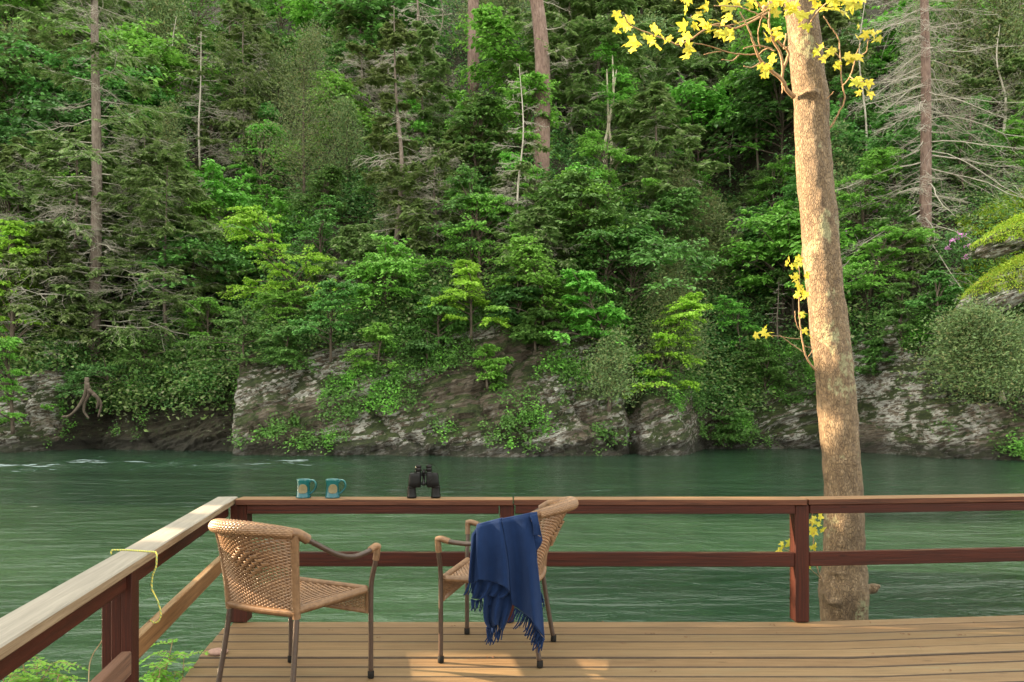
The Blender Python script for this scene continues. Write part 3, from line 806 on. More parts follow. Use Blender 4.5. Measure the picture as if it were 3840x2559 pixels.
def roots():
    b = px(205 * K, 880 * K, 35.2); t = thing("tree_roots", b, 0, "bare grey roots dangling over the dark hollow in the left bank", "roots"); mb = MB()
    for pts in ([(200, 868), (196, 905), (180, 935), (160, 955), (143, 958)], [(200, 880), (205, 905), (195, 925), (193, 945), (204, 962)], [(203, 895), (222, 912), (232, 930), (226, 958)], [(214, 905), (226, 918), (222, 940)]):
        P = smoothline([px(u * K, v * K, 34.9 + .15 * i) - b for i, (u, v) in enumerate(pts)], 5); mb.add(*tube(P, taper(len(P), .095, .045), 7))
    mb.build("root", M['bark_dark'], t, True)
roots()
# live hemlocks with feathery sprays
hl = [(385, 800, 365, 175, "dark feathery hemlock right of the tall grey hemlock trunk, low over the rocks"),
      (110, 800, 520, 130, "olive hemlock at the left over the riverbank, left of the tall grey hemlock trunk"),
      (330, 560, 290, 160, "feathery hemlock midway up the slope right of the tall grey hemlock trunk"),
      (560, 330, 10, 150, "broad hemlock high on the slope between the two bare hemlocks"),
      (965, 380, 60, 85, "wide hemlock with pale limbs above the binoculars, high on the slope"),
      (830, 200, -60, 110, "olive hemlock at the top edge above the two mugs"),
      (1100, 420, 230, 75, "feathery hemlock left of the thickest pine trunk"),
      (120, 360, 60, 150, "grey green hemlock at the top left behind the tall grey hemlock trunk"),
      (60, 560, 330, 120, "twiggy hemlock at the left edge halfway up the slope"),
      (1230, 660, 480, 95, "low hemlock with grey twigs at the foot of the thickest pine trunk"),
      (2290, 300, 120, 90, "soft green hemlock right of the drooping dead conifer"),
      (1640, 350, 60, 120, "dark hemlock high on the slope left of the sycamore"),
      (1900, 300, 20, 100, "dark hemlock high on the slope behind the sycamore"),
      (820, 680, 520, 90, "small grey green hemlock low on the slope above the two mugs")]
for i, (u, v, vt, w, lb) in enumerate(hl):
    hand_con(u, v, vt, w, 40 + i, lb, live=.8, n=76, droop=.22, h0=.05, twig=.6, needles=46, cz=([0, .15, .5, .85, 1], [.7, 1, .95, .6, .18]), r=.11, name="hemlock_tree")

# half dead hemlocks: thin grey sprays and few needles
tw = [(45, 640, 400, 150, "wispy half dead hemlock at the left edge just above the bright maple"),
      (300, 720, 470, 160, "wispy grey green hemlock right beside the tall grey trunk, low on the slope"),
      (440, 620, 400, 130, "twiggy half dead hemlock left of the leaning yellow green sapling"),
      (560, 440, 230, 110, "wispy hemlock above the bright layered sapling"),
      (1010, 570, 330, 110, "twiggy grey hemlock between the snag and the thickest pine"),
      (1190, 520, 400, 90, "spreading grey twigs at the foot of the slim pale dead conifer"),
      (1680, 640, 470, 95, "wispy grey shrub of bare twigs behind the grey green cedar"),
      (830, 330, 110, 110, "wispy olive hemlock left of the grey snag high on the slope")]
for i, (u, v, vt, w, lb) in enumerate(tw):
    hand_con(u, v, vt, w, 80 + i, lb, live=.32, n=74, droop=.34, h0=.05, twig=.8, needles=40, r=.10, name="hemlock_tree", cz=([0, .2, .6, .9, 1], [.8, 1, .9, .55, .2]))
# cedars
for i, (u, v, vt, w, lb) in enumerate([
        (700, 480, 85, 120, "tall dense cedar cone behind the bright layered sapling"),
        (1575, 720, 385, 105, "grey green cedar left of the sycamore, above the yellow green shrub"),
        (1540, 860, 600, 90, "dull cedar hanging over the rock left of the sycamore"),
        (1400, 930, 780, 75, "small dark cedar in the cleft of the grey rock"),
        (640, 300, 130, 80, "pointed cedar high on the slope beside the tall cedar cone"),
        (800, 420, 230, 70, "narrow cedar left of the grey snag hemlock")]):
    hand_ced(u, v, vt, w, 60 + i, lb, n=15000 if i < 3 else 8000)
# the big cedar bush on the right bluff
b = hit(2300 * K, 905 * K)
place("cedar_shrub", "e70", lambda: cedar(3.4, 2.7, seed=70, n=34000, leaf=.13), b + np.array([-.3, -.5, 0]), (1.15, .9, .85), 0, "wide bushy cedar hanging over the rock bluff at the right edge", "shrub", mats=('bark_pale', 'cedar'), tilt=-.25)

# broadleaf saplings
dl = [ # u, vbase, vtop, halfwidth, seed, mat, lean, label
 (600, 500, 285, 88, 'leaf_bright', (0, 0), "bright layered sapling halfway up the slope above the left chair"),
 (690, 740, 480, 108, 'leaf_yellow', (-75, 0), "yellow green sapling leaning left, low on the slope above the left chair"),
 (1083, 770, 590, 88, 'leaf_yellow', (-15, 0), "yellow green sapling on a thin trunk above the grey rock, right of the binoculars"),
 (1100, 650, 430, 120, 'leaf_bright', (0, 0), "bright green sapling behind the low yellow green one, right of the binoculars"),
 (1395, 820, 620, 118, 'leaf_bright', (-85, -1), "heart leaved sapling leaning out over the grey rock above the right chair"),
 (1512, 890, 665, 112, 'leaf_yellow', (70, -.5), "yellow green shrub with bent trunk on the rock left of the sycamore"),
 (1370, 640, 415, 155, 'leaf_mid', (0, 0), "broad green tree in the middle of the slope above the heart leaved sapling"),
 (1400, 500, 300, 105, 'leaf_bright', (0, 0), "green sapling around the foot of the pale forked trunk"),
 (22, 850, 490, 85, 'leaf_yellow', (0, 0), "bright maple sapling at the left edge above the water"),
 (30, 990, 760, 70, 'leaf_bright', (0, -1), "bright leafy bush hanging over the water at the left edge"),
 (250, 905, 820, 130, 'leaf_dark', (0, -.5), "dark leafy bush over the hollow in the left bank"),
 (1990, 740, 540, 105, 'leaf_bright', (20, -1.5), "layered green sapling just right of the sycamore"),
 (1985, 560, 380, 105, 'leaf_bright', (-20, -1), "bright sapling behind the sycamore halfway up the slope"),
 (1775, 560, 370, 85, 'leaf_bright', (0, 0), "bright sapling just left of the sycamore halfway up the slope"),
 (1800, 720, 560, 90, 'leaf_mid', (0, 0), "layered green shrub just left of the sycamore, low on the slope"),
 (1660, 1010, 930, 75, 'leaf_mid', (0, -.5), "leafy bush at the waterline left of the sycamore"),
 (1230, 800, 720, 50, 'leaf_mid', (0, 0), "small green sapling left of the heart leaved sapling"),
 (760, 820, 660, 110, 'leaf_mid', (0, 0), "blue green sapling low on the slope above the binoculars"),
 (560, 830, 720, 120, 'leaf_mid', (0, 0), "dark green shrub above the left rock, left of the two mugs"),
 (900, 700, 560, 85, 'leaf_mid', (0, 0), "round leaved sapling under the grey snag hemlock"),
 (580, 160, -20, 110, 'leaf_mid', (0, 0), "green tree at the top edge left of the tall cedar cone"),
 (340, 130, -60, 130, 'leaf_bright', (0, 0), "bright green tree at the top right of the tall grey hemlock trunk"),
 (60, 130, -60, 120, 'leaf_mid', (0, 0), "green tree at the top left corner"),
 (1360, 230, -40, 90, 'leaf_mid', (0, 0), "green tree at the top edge right of the thickest pine trunk"),
 (1600, 160, -60, 120, 'leaf_mid', (0, 0), "green tree at the top edge left of the sycamore"),
 (2215, 440, 320, 60, 'leaf_mid', (0, 0), "green shrub right of the drooping dead conifer"),
 (2330, 400, 290, 60, 'leaf_bright', (0, 0), "light green shrub at the right edge above the mossy ledge"),
 (1120, 880, 790, 45, 'leaf_bright', (0, 0), "fern green bush on the ledge of the grey rock"),
 (480, 700, 560, 80, 'leaf_mid', (0, 0), "green sapling left of the leaning yellow green one"),
 (2060, 640, 480, 80, 'leaf_mid', (0, 0), "mid green shrub with purple flowers behind it, left of the drooping dead conifer"),
 (980, 860, 780, 60, 'leaf_dark', (0, 0), "dark green bush on top of the grey rock under the binoculars line"),
 (870, 850, 745, 85, 'leaf_bright', (0, 0), "spreading bright shrub on the rock edge under the grey snag hemlock"),
 (655, 860, 770, 95, 'leaf_mid', (0, 0), "low spreading shrub on the rock edge above the left chair's arm"),
 (1010, 780, 660, 70, 'leaf_mid', (0, 0), "mid green shrub left of the low yellow green sapling above the grey rock"),
 (1190, 760, 640, 60, 'leaf_dark', (0, 0), "dark shrub between the low yellow green sapling and the heart leaved one"),
 (330, 880, 760, 110, 'leaf_mid', (0, 0), "leafy shrub over the left bank between the grey trunk and the rock corner"),
 (1700, 830, 700, 75, 'leaf_bright', (0, 0), "bright shrub in the gully between cedar and sycamore"),
 (480, 820, 690, 80, 'leaf_bright', (0, 0), "bright shrub over the left rock corner"),
 (2075, 800, 650, 70, 'leaf_mid', (0, 0), "mid green shrub above the grey ledge right of the sycamore"),
 (2160, 760, 640, 75, 'leaf_mid', (0, 0), "round green shrub beneath the dead conifer, above the right bluff"),
 (2010, 880, 790, 60, 'leaf_mid', (0, 0), "small shrub on the grey ledge just right of the sycamore"),
 (1760, 900, 790, 70, 'leaf_mid', (0, 0), "low green shrub above the dark gully left of the sycamore"),
 (150, 700, 560, 90, 'leaf_mid', (0, 0), "green shrub at the left beneath the tall grey hemlock trunk"),
]
for i, (u, v, vt, w, mt, ln, lb) in enumerate(dl):
    hand_decid(u, v, vt, w, 100 + i, mt, lb, lean=ln, leaf=.24 if 'heart' in lb else (.19 if 'maple' in lb else .165), per=170 if 'heart' in lb else (300 if 'yellow' in mt or 'sapling' in lb else 220),
               lw=.8 if 'heart' in lb else .55, low=.18 if 'bush' not in lb and 'shrub' not in lb else .06)
# pale forked trunk with a green crown
b, h = site(1398, 420, 95)
def forked():
    tb = MB()
    for sx in (-1, 1):
        p = smoothline([(sx * .03, 0, -.3), (sx * .22, 0, h * .12), (sx * .20, .05, h * .28), (.02 + sx * .04, 0, h * .42), (.2 + sx * .3, 0, h * .8)], 6)
        tb.add(*tube(p, taper(len(p), .17, .04), 8))
    tb.add(*tube(smoothline([(.02, 0, h * .42), (.3, 0, h * .6), (.25, 0, h * .9)], 6), taper(13, .13, .04), 7))
    return tb.mesh("trunk", True), decid(h, 1.9, seed=91, nclump=46, per=120, leaf=.17, low=.42)[1]
place("broadleaf_tree", "fork", forked, b, 1, 0, "pale forked trunk under a bright green crown, right of the thickest pine trunk", "tree", mats=('bark_pale', 'leaf_bright'))

# ------------------------------------------------------------------ the rest of the wood: a tree for every gap
LM = ["at the left edge", "behind the tall grey trunk", "right of the tall trunk", "left of the left chair", "above the left chair",
      "above the two mugs", "between mugs and binoculars", "above the binoculars", "above the right chair", "by the thickest pine trunk", "right of the thickest pine trunk",
      "above the gap right of chairs", "left of the sycamore", "beside the sycamore", "right of the sycamore", "by the drooping dead conifer", "at the right edge"]
rows = [(40, "at the top edge of the slope"), (130, "very high on the slope"), (220, "high on the slope"), (310, "above mid slope"), (400, "at mid slope"),
        (490, "below mid slope"), (580, "low on the slope"), (670, "lowest above the rocks")]
kinds = [("hemlock_tree", "slender olive hemlock"), ("broadleaf_tree", "mid green broadleaf"), ("hemlock_tree", "twiggy grey green hemlock"), ("broadleaf_tree", "dark broadleaf"),
         ("cedar_tree", "dense cedar"), ("broadleaf_tree", "light green broadleaf"), ("dead_conifer", "bare grey conifer")]
rk = random.Random(5)
PROT = [(214, 800, 15), (1235, 400, 30), (1085, 190, 25), (1398, 400, 40), (2125, 540, 120), (905, 580, 40), (1745, 420, 5), (462, 400, 30), (1193, 540, 40), (600, 480, 70), (650, 690, 90), (1083, 720, 70), (1350, 780, 90), (1570, 860, 90), (700, 440, 60), (1570, 700, 50), (1993, 400, 5)]
for ri, (v, rl) in enumerate(rows):
    for ci, cl in enumerate(LM):
        cap_h = 99.0
        u = 60 + ci * 143 + rk.uniform(-50, 50); vv = v + 70 + rk.uniform(-30, 30)
        if ri == 7 and (u > 2000): continue
        if u > 2170 and vv > 420: continue
        for (pu, pv, pw) in PROT:
            if abs(u - pu) < pw + 45 and vv > pv:
                yy = hit(u * K, vv * K)[1]; cap_h = min(cap_h, (vv - pv + 25) * K / F * yy)
        k = rk.choice([5, 1, 1, 2, 3, 5, 4, 5, 1, 1]) if ri > 2 else rk.choice([0, 1, 5, 3, 4, 1, 5, 1, 6, 2])
        b = hit(u * K, vv * K); var = rk.randrange(6); s = rk.uniform(.9, 1.45) * (1 + .022 * (b[1] - 36)); rz = rk.uniform(0, 6.28); s = min(s, cap_h / {0: 7.0, 2: 6.4, 4: 4.6, 6: 6.0}.get(k, 3.4))
        if s < .3: continue
        nme, kl = kinds[k]; lb = f"{kl} {rl}, {cl}"
        if len(lb.split()) > 16: lb = f"{kl.split()[-1]} {rl}, {cl}"
        if k == 0: place(nme, f"H{var}", lambda: conifer(7.0, 2.3, seed=200 + var, live=1.3, n=64, twig=.55, needles=44, base_r=.12, droop=.2, cz=([0, .15, .5, .85, 1], [.7, 1, .95, .6, .18])), b, s, rz, lb, "tree", "trees of the wooded slope", ('bark_grey', 'bark_grey', 'hemlock'))
        elif k == 2: place(nme, f"G{var}", lambda: conifer(6.4, 2.3, seed=210 + var, live=.75, n=60, twig=.5, needles=38, base_r=.11, droop=.25, cz=([0, .15, .5, .85, 1], [.7, 1, .95, .6, .18])), b, s, rz, lb, "tree", "trees of the wooded slope", ('bark_grey', 'dead', 'hemlock'))
        elif k == 4: place(nme, f"E{var % 2}", lambda: cedar(4.6, 1.3, seed=220 + var % 2, n=9000), b, s, rz, lb, "tree", "trees of the wooded slope", ('bark_dark', 'cedar'))
        elif k == 6: place(nme, f"Z{var}", lambda: conifer(6.0, 1.7, seed=230 + var, live=.05, n=46, twig=.5, base_r=.09, droop=.25), b, s, rz, lb, "tree", "trees of the wooded slope", ('bark_grey', 'dead', 'hemlock'))
        else:
            mt = {1: 'leaf_mid', 3: 'leaf_dark', 5: 'leaf_bright'}[k]
            place(nme, f"B{var}", lambda: decid(3.4 + .5 * (var % 2), 1.3 + .25 * var, seed=240 + var, nclump=34 + 6 * var, per=130, leaf=.14 + .02 * var, trunk_r=.06, low=.12, flat=.2 + .05 * var), b, s, rz, lb, "tree", "trees of the wooded slope", ('bark_dark', mt))

# ------------------------------------------------------------------ undergrowth on the slope, ivy on the rock (nobody could count it)
def scatter(name, mat, n_clump, per, region, leaf, spread, kindname, flat=.5, seed=0, updir=.3):
    rg = np.random.default_rng(seed); P = []; D = []; Nn = []
    TPf = TP.reshape(-1, 3); TRf = TR.ravel()
    mask = region(TPf, TRf, rg); idx = np.nonzero(mask)[0]
    sel = idx[rg.integers(0, len(idx), n_clump)]
    C = TPf[sel]
    sp = spread * (.5 + rg.random(n_clump))
    k = np.repeat(np.arange(n_clump), per)
    q = rg.normal(size=(len(k), 3)) * sp[k][:, None] * (1, 1, flat)
    q[:, 1] -= .15; q[:, 2] += np.abs(q[:, 2]) * .5 + q[:, 1] * .6
    P = C[k] + q + (0, -.06, .06)
    D = unit(rg.normal(size=P.shape) * (.8, .8, .3) + (0, -.5, -.25)); N = unit(rg.normal(size=P.shape) * .5 + (0, -.35, .9))
    l = leaf * (.6 + .8 * rg.random(len(P))); V, Fc = leaves(P, D, N, l, l * .6)
    o = link(name, mesh_np(name, V, Fc), M[mat]); tag(o, kind="stuff"); return o
infr = lambda T: (np.abs(T[:, 0]) < T[:, 1] * .72)
def slope_region(T, r, rg): 
    return (T[:, 2] > 1.5) & infr(T) & (r < .6) & (T[:, 1] < 90) & (fbm(T * .35, 3) > -.25)
# density follows area: weight by coarse grid is uneven, so draw sites separately for near and far slope
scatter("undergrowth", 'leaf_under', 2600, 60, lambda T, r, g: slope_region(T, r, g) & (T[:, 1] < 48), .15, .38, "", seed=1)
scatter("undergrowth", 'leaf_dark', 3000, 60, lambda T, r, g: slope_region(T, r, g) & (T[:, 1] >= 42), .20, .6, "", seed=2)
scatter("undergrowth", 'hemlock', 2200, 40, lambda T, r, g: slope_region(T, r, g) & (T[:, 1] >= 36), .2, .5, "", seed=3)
def ivy_region(T, r, g):
    return (T[:, 2] > -.4) & (T[:, 2] < 9) & infr(T) & (r >= .3) & ((T[:, 0] > -13.4) | (T[:, 0] < -21.5) | (g.random(len(T)) < .12)) & (fbm(T * (.42, .42, .5) + 7, 4) + .10 * (T[:, 2] - 1.5) > .30)
scatter("ivy", 'leaf_mid', 1500, 42, ivy_region, .12, .16, "", seed=4, flat=1.0)
scatter("ivy", 'leaf_bright', 700, 34, lambda T, r, g: ivy_region(T, r, g) & (fbm(T * .9, 2) > .2), .12, .15, "", seed=5, flat=1.0)
# mossy ledge of the right bluff
def moss_region(T, r, g):
    u = T[:, 0] / T[:, 1] * F + 1920; v = HZ - (T[:, 2] - HC) / T[:, 1] * F
    ln = 1110 - (u - 3560) * .45
    return (T[:, 1] < 44) & (u > 3580) & (u < 3990) & ((np.abs(v - ln + 30 * np.sin(u * .03)) < 95) | (np.abs(v - ln + 215) < 60))
mo = scatter("moss", 'moss', 1500, 60, moss_region, .065, .07, "", seed=6, flat=.8)
def mossy(label, ctr, rx, ry, rz, rot, seed):
    rg = np.random.default_rng(seed); o = thing("mossy_boulder", ctr, 0, label, "boulder")
    th = np.linspace(0, 2 * np.pi, 73)[:-1]; ph = np.linspace(-np.pi / 2, np.pi / 2, 40)
    T, Ph = np.meshgrid(th, ph); P = np.stack([np.cos(T) * np.cos(Ph), np.sin(T) * np.cos(Ph), np.sin(Ph)], -1)
    r = 1 + .22 * fbm(P * 1.6 + seed, 4); P = P * r[..., None] * (rx, ry, rz)
    c_, s_ = math.cos(rot), math.sin(rot); X = P[..., 0] * c_ + P[..., 2] * s_; Z = -P[..., 0] * s_ + P[..., 2] * c_; P = np.stack([X, P[..., 1], Z], -1)
    n = 72; i = np.arange(39)[:, None] * n; j = np.arange(n)[None]; k = (j + 1) % n
    me = mesh_np("rock", P.reshape(-1, 3), np.stack([i + j, i + k, i + n + k, i + n + j], -1).reshape(-1, 4), False)
    a = me.attributes.new("rock", 'FLOAT', 'POINT'); a.data.foreach_set("value", np.ones(len(me.vertices), dtype=np.float32)); link("rock", me, M['rock'], o)
    q = P.reshape(-1, 3); up = np.nonzero(((P[..., 2] / rz > -.75 + .3 * fbm(P * 1.1, 3)) & (P[..., 1] < .6 * ry)).ravel())[0]; s = q[up[rg.integers(0, len(up), 34000)]]
    s = s + rg.normal(size=s.shape) * .055; D = unit(s / (rx, ry, rz) * .6 + rg.normal(size=s.shape) * .5 + (0, -.2, -.5)); l = .085 * (.6 + .8 * rg.random(len(s)))
    link("moss_cover", mesh_np("moss_cover", *leaves(s, D, unit(rg.normal(size=s.shape) * .5 + (0, -.4, .8)), l, l * .35)), M['moss'], o)
mossy("lower yellow green mossy ledge at the right edge above the bushy cedar", px(3800, 1060, 31.6), 2.6, 1.2, .8, -.5, 3)
mossy("upper yellow green mossy ledge at the right edge", px(3830, 880, 32.6), 2.1, 1.1, .6, -.35, 5)
def rhodo(label, heads):
    b = hit(*heads[-1]); o = thing("rhododendron", b, 0, label, "shrub")
    tb = MB(); fb = MB(); cb = MB(); rg = np.random.default_rng(len(heads))
    for (u, v) in heads:
        c = px(u, v, b[1] - 1.6) - b
        tb.add(*tube(smoothline([(0, 0, -.2), c * .5 + (0, 0, -.2), c], 4), taper(9, .03, .01), 4, False))
        P = c + rg.normal(size=(34, 3)) * .06; fb.add(*leaves(P[:16], rnd_dir(16), rnd_dir(16), .1, .08))
        P = c + rg.normal(size=(70, 3)) * (.3, .3, .2) + (0, .25, -.12); cb.add(*leaves(P, rnd_dir(70), rnd_dir(70, 1.0), .2, .08))
    tb.build("stem", M['bark_dark'], o, True); cb.build("crown", M['leaf_dark'], o); fb.build("blossom", M['flower'], o)
rhodo("shrub with small purple blossom left of the drooping dead conifer", [(3270, 735), (3287, 738), (3283, 788), (3235, 748), (3245, 865), (3222, 903), (3258, 885), (3262, 912), (3175, 873)])
rhodo("shrub with purple blossom right of the dead conifer's foot, left of the mossy ledge", [(3590, 893), (3605, 880), (3570, 905), (3632, 922), (3555, 930), (3620, 965)])
# ------------------------------------------------------------------ deck
def dline(x):   # the outer edge of the deck: it bends a little at the second post
    return 4.868 + np.where(x > 1.82, (x - 1.82) * .107, 0.0)
def build_deck():
    d = thing("deck", (0, 4.0, 0), 0, "weathered wooden deck of lengthwise boards by the river", "deck")
    mb = MB(); pitch = 0.1434; th = .028
    def xl(y): return -1.785 + (y - 4.86) * -0.148      # left edge
    rg = np.random.default_rng(3)
    y = 0.0; k = 0
    while k < 44:
        o0 = -k * pitch; o1 = -(k + 1) * pitch + .0115
        ym = 4.87 + (o0 + o1) / 2
        x0 = xl(ym) + (.03 if k == 0 else 0) + rg.normal() * .003; x1 = 7.9
        xs = np.array([x0, 1.0, 1.82, 3.2, x1]); dz = rg.normal() * .0012
        r = .005
        cs = [(o0, -th), (o0, -r), (o0 - r, 0), (o1 + r, 0), (o1, -r), (o1, -th)]
        V = []
        for x in xs:
            for (o, z) in cs:
                xx = x if x > x0 else x0 + (o - (o0 + o1) / 2) * -0.148
                V.append((xx, float(dline(np.array(x))) + o - 4.0, z + dz))
        V = np.array(V); n = len(cs); i = np.arange(len(xs) - 1)[:, None] * n; j = np.arange(n)[None]; q = (j + 1) % n
        Q = np.stack([i + j, i + q, i + n + q, i + n + j], -1).reshape(-1, 4)
        caps = np.array([list(range(n))]); caps2 = np.array([[(len(xs) - 1) * n + a for a in range(n)][::-1]])
        mb.add(V, [Q, np.vstack([caps, caps2])]); k += 1
    me = mb.mesh("boards"); fix_normals(me)
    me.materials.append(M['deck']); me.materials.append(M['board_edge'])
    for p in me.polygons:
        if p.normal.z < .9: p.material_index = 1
    link("boards", me, None, d)
    jb = MB()
    for x in np.arange(-1.2, 7.8, .6):
        V, Fc = box((x, (float(dline(np.array(x))) - 1.2) / 2 - 4.0 + .55, -.11), (.04, float(dline(np.array(x))) - 1.3, .155)); jb.add(V, Fc)
    V, Fc = box((1.4, .62, -.112), (6.2, .038, .16)); 
    jb.build("joists", M['oldbrown'], d)
    pb = MB()
    for x in (-1.2, 1.2, 3.4, 5.6):
        pb.add(*box((x, .4, -.7), (.14, .14, 1.1)))
    pb.build("footings", M['oldbrown'], d)
build_deck()

# ------------------------------------------------------------------ railing
def build_rail():
    r = thing("wooden_railing", (0, 4.88, 0), 0, "red stained deck railing with pale left cap and two rails", "railing")
    O = Vector((0, 4.88, 0))
    def B(name, a, b, w, h, mt, **k): return beam(name, Vector(a) - O, Vector(b) - O, w, h, M[mt], r, **k)
    ZT = .775
    # front run: two cap boards meeting over the second post, then the bent run
    B("cap_rail", (-1.725, 4.885, ZT - .019), (.005, 4.885, ZT - .021), .14, .038, 'cap')
    B("cap_rail", (.012, 4.888, ZT - .02), (1.84, 4.888, ZT - .02), .14, .038, 'cap')
    B("cap_rail", (1.846, 4.89, ZT - .019), (7.8, 4.89 + 5.96 * .107, ZT - .016), .14, .038, 'cap')
    # apron boards right under the cap, between the posts
    za = ZT - .038 - .045
    B("apron_rail", (-1.655, 4.845, za), (-.083, 4.845, za), .038, .089, 'stain')
    B("apron_rail", (.021, 4.845, za), (1.768, 4.845, za), .038, .089, 'stain')
    B("apron_rail", (1.862, 4.85, za), (7.8, 4.85 + 5.94 * .107, za), .038, .089, 'stain')
    for me_o in [o for o in r.children if o.name.startswith("apron")]: me_o.scale = (1, 1, .62); me_o.location.z += .017
    # middle rails
    zm = .395
    B("middle_rail", (-1.655, 4.855, zm), (-.083, 4.855, zm), .038, .089, 'stain')
    B("middle_rail", (.021, 4.855, zm), (1.768, 4.855, zm - .002), .038, .089, 'stain')
    B("middle_rail", (1.862, 4.86, zm), (7.8, 4.86 + 5.94 * .107, zm + .004), .038, .089, 'stain')
    # posts
    def post(x, y, w=.094, dd=.094, z0=.002, z1=ZT - .0395):
        a = Vector((x, y, z0)) - O; b = Vector((x, y, z1)) - O
        o = beam("post", a, b, w, dd, M['stain'], r, bev=.005); o.rotation_quaternion = Vector((0, 0, 1)).to_track_quat('X', 'Y'); return o
    for x in (-.031, 1.815, 3.62, 5.5, 7.3):
        post(x, 4.885 + max(0, x - 1.85) * .107, .09, .098)
    post(-1.71, 4.885, .105, .105)
    # left run (runs towards the camera, leaning off to the left)
    d = Vector((-.1676, .9859, 0))
    def L(y, off=0.0, z=0.0):
        x = -1.40 - .17 * (y - 2.115) + .062 + off
        return (x, y, z)
    B("cap_rail", L(-.6, 0, ZT - .019), L(4.955, 0, ZT - .019), .125, .038, 'newwood', bev=.005)
    B("apron_rail", L(2.99, .012, ZT - .038 - .036), L(4.82, .012, ZT - .038 - .036), .038, .07, 'stain')
    B("apron_rail", L(-.6, .012, ZT - .038 - .036), L(2.88, .012, ZT - .038 - .036), .038, .07, 'stain')
    B("middle_rail", L(2.99, .005, zm), L(4.82, .005, zm), .038, .089, 'midleft')
    B("middle_rail", L(-.6, .03, zm), L(2.885, .03, zm), .038, .089, 'oldbrown')
    c = L(2.93, 0, 0)
    for k, (ox, oy, zz) in enumerate([(.030, 0, ZT - .0395), (-.009, .003, ZT - .0395), (-.048, .01, ZT - .11)]):
        p = Vector((c[0] + ox, c[1] + oy, -.4)) - O; q = Vector((c[0] + ox, c[1] + oy, zz)) - O
        o = beam("post", p, q, .0375, .09, M['stain'], r, bev=.003)
        o.rotation_quaternion = Matrix.Rotation(math.radians(9.6), 3, 'Z').to_quaternion() @ Vector((0, 0, 1)).to_track_quat('X', 'Y')
    # carriage bolts on the corner and left posts
    for (x, y, z) in ((c[0] - .02, c[1] - .047, ZT - .13), (c[0] + .03, c[1] - .047, .36)):
        mb = MB(); V, Fc = lathe([(0, .006), (.006, .005), (.009, 0)], 10); V = V[:, [0, 2, 1]] * (1, -1, 1); mb.add(V + (np.array([x, y, z]) - np.array(O)), Fc); mb.build("bolt", M['rubber'], r)
build_rail()

# ------------------------------------------------------------------ woven chairs
def weave(mb, S, rows, warps, amp=.0035, th=.0019, wfrac=.46, per=4, vary=0.0):
    """horizontal strands in and out of upright stakes over surface S(u,v)->(P,N); u across, v up"""
    K2 = warps * per + 1; u = np.linspace(0, 1, K2)
    for r_ in range(rows):
        v = (r_ + .5) / rows
        P, N = S(u, np.full(K2, v)); P1, _ = S(u, np.full(K2, v + .5 / rows)); P0, _ = S(u, np.full(K2, v - .5 / rows))
        hv = (P1 - P0) * wfrac
        off = amp * (1 if r_ % 2 else -1) * np.cos(u * warps * np.pi)
        C = P + N * off[:, None]
        ring = np.stack([C + hv * 1.0, C + N * th, C - hv * 1.0, C - N * th], 1)
        V = ring.reshape(-1, 3); i = np.arange(K2 - 1)[:, None] * 4; j = np.arange(4)[None]; k = (j + 1) % 4
        mb.add(V, np.stack([i + j, i + k, i + 4 + k, i + 4 + j], -1).reshape(-1, 4))
def stakes(mb, S, warps, rad=.0022):
    vv = np.linspace(0, 1, 12)
    for w in range(warps + 1):
        P, N = S(np.full(12, w / warps), vv); mb.add(*tube(P, rad, 5, False))
def coil(P, r, pitch=.0050, sides=10, amp=.16, flat=None):
    """tube bound round with cane: ribbed rings"""
    P = smoothline(P, 8); seg = np.linalg.norm(np.diff(P, axis=0), axis=1); s = np.concatenate([[0], np.cumsum(seg)])
    n = max(4, int(s[-1] / pitch) * 2); t = np.linspace(0, s[-1], n); Q = np.stack([np.interp(t, s, P[:, k]) for k in range(3)], 1)
    rr = np.interp(t, s, np.broadcast_to(r, len(s))) if np.ndim(r) else np.full(n, r)
    rr = rr * (1 + amp * np.where(np.arange(n) % 2, 1, -1))
    return tube(Q, rr, sides, True, flat)

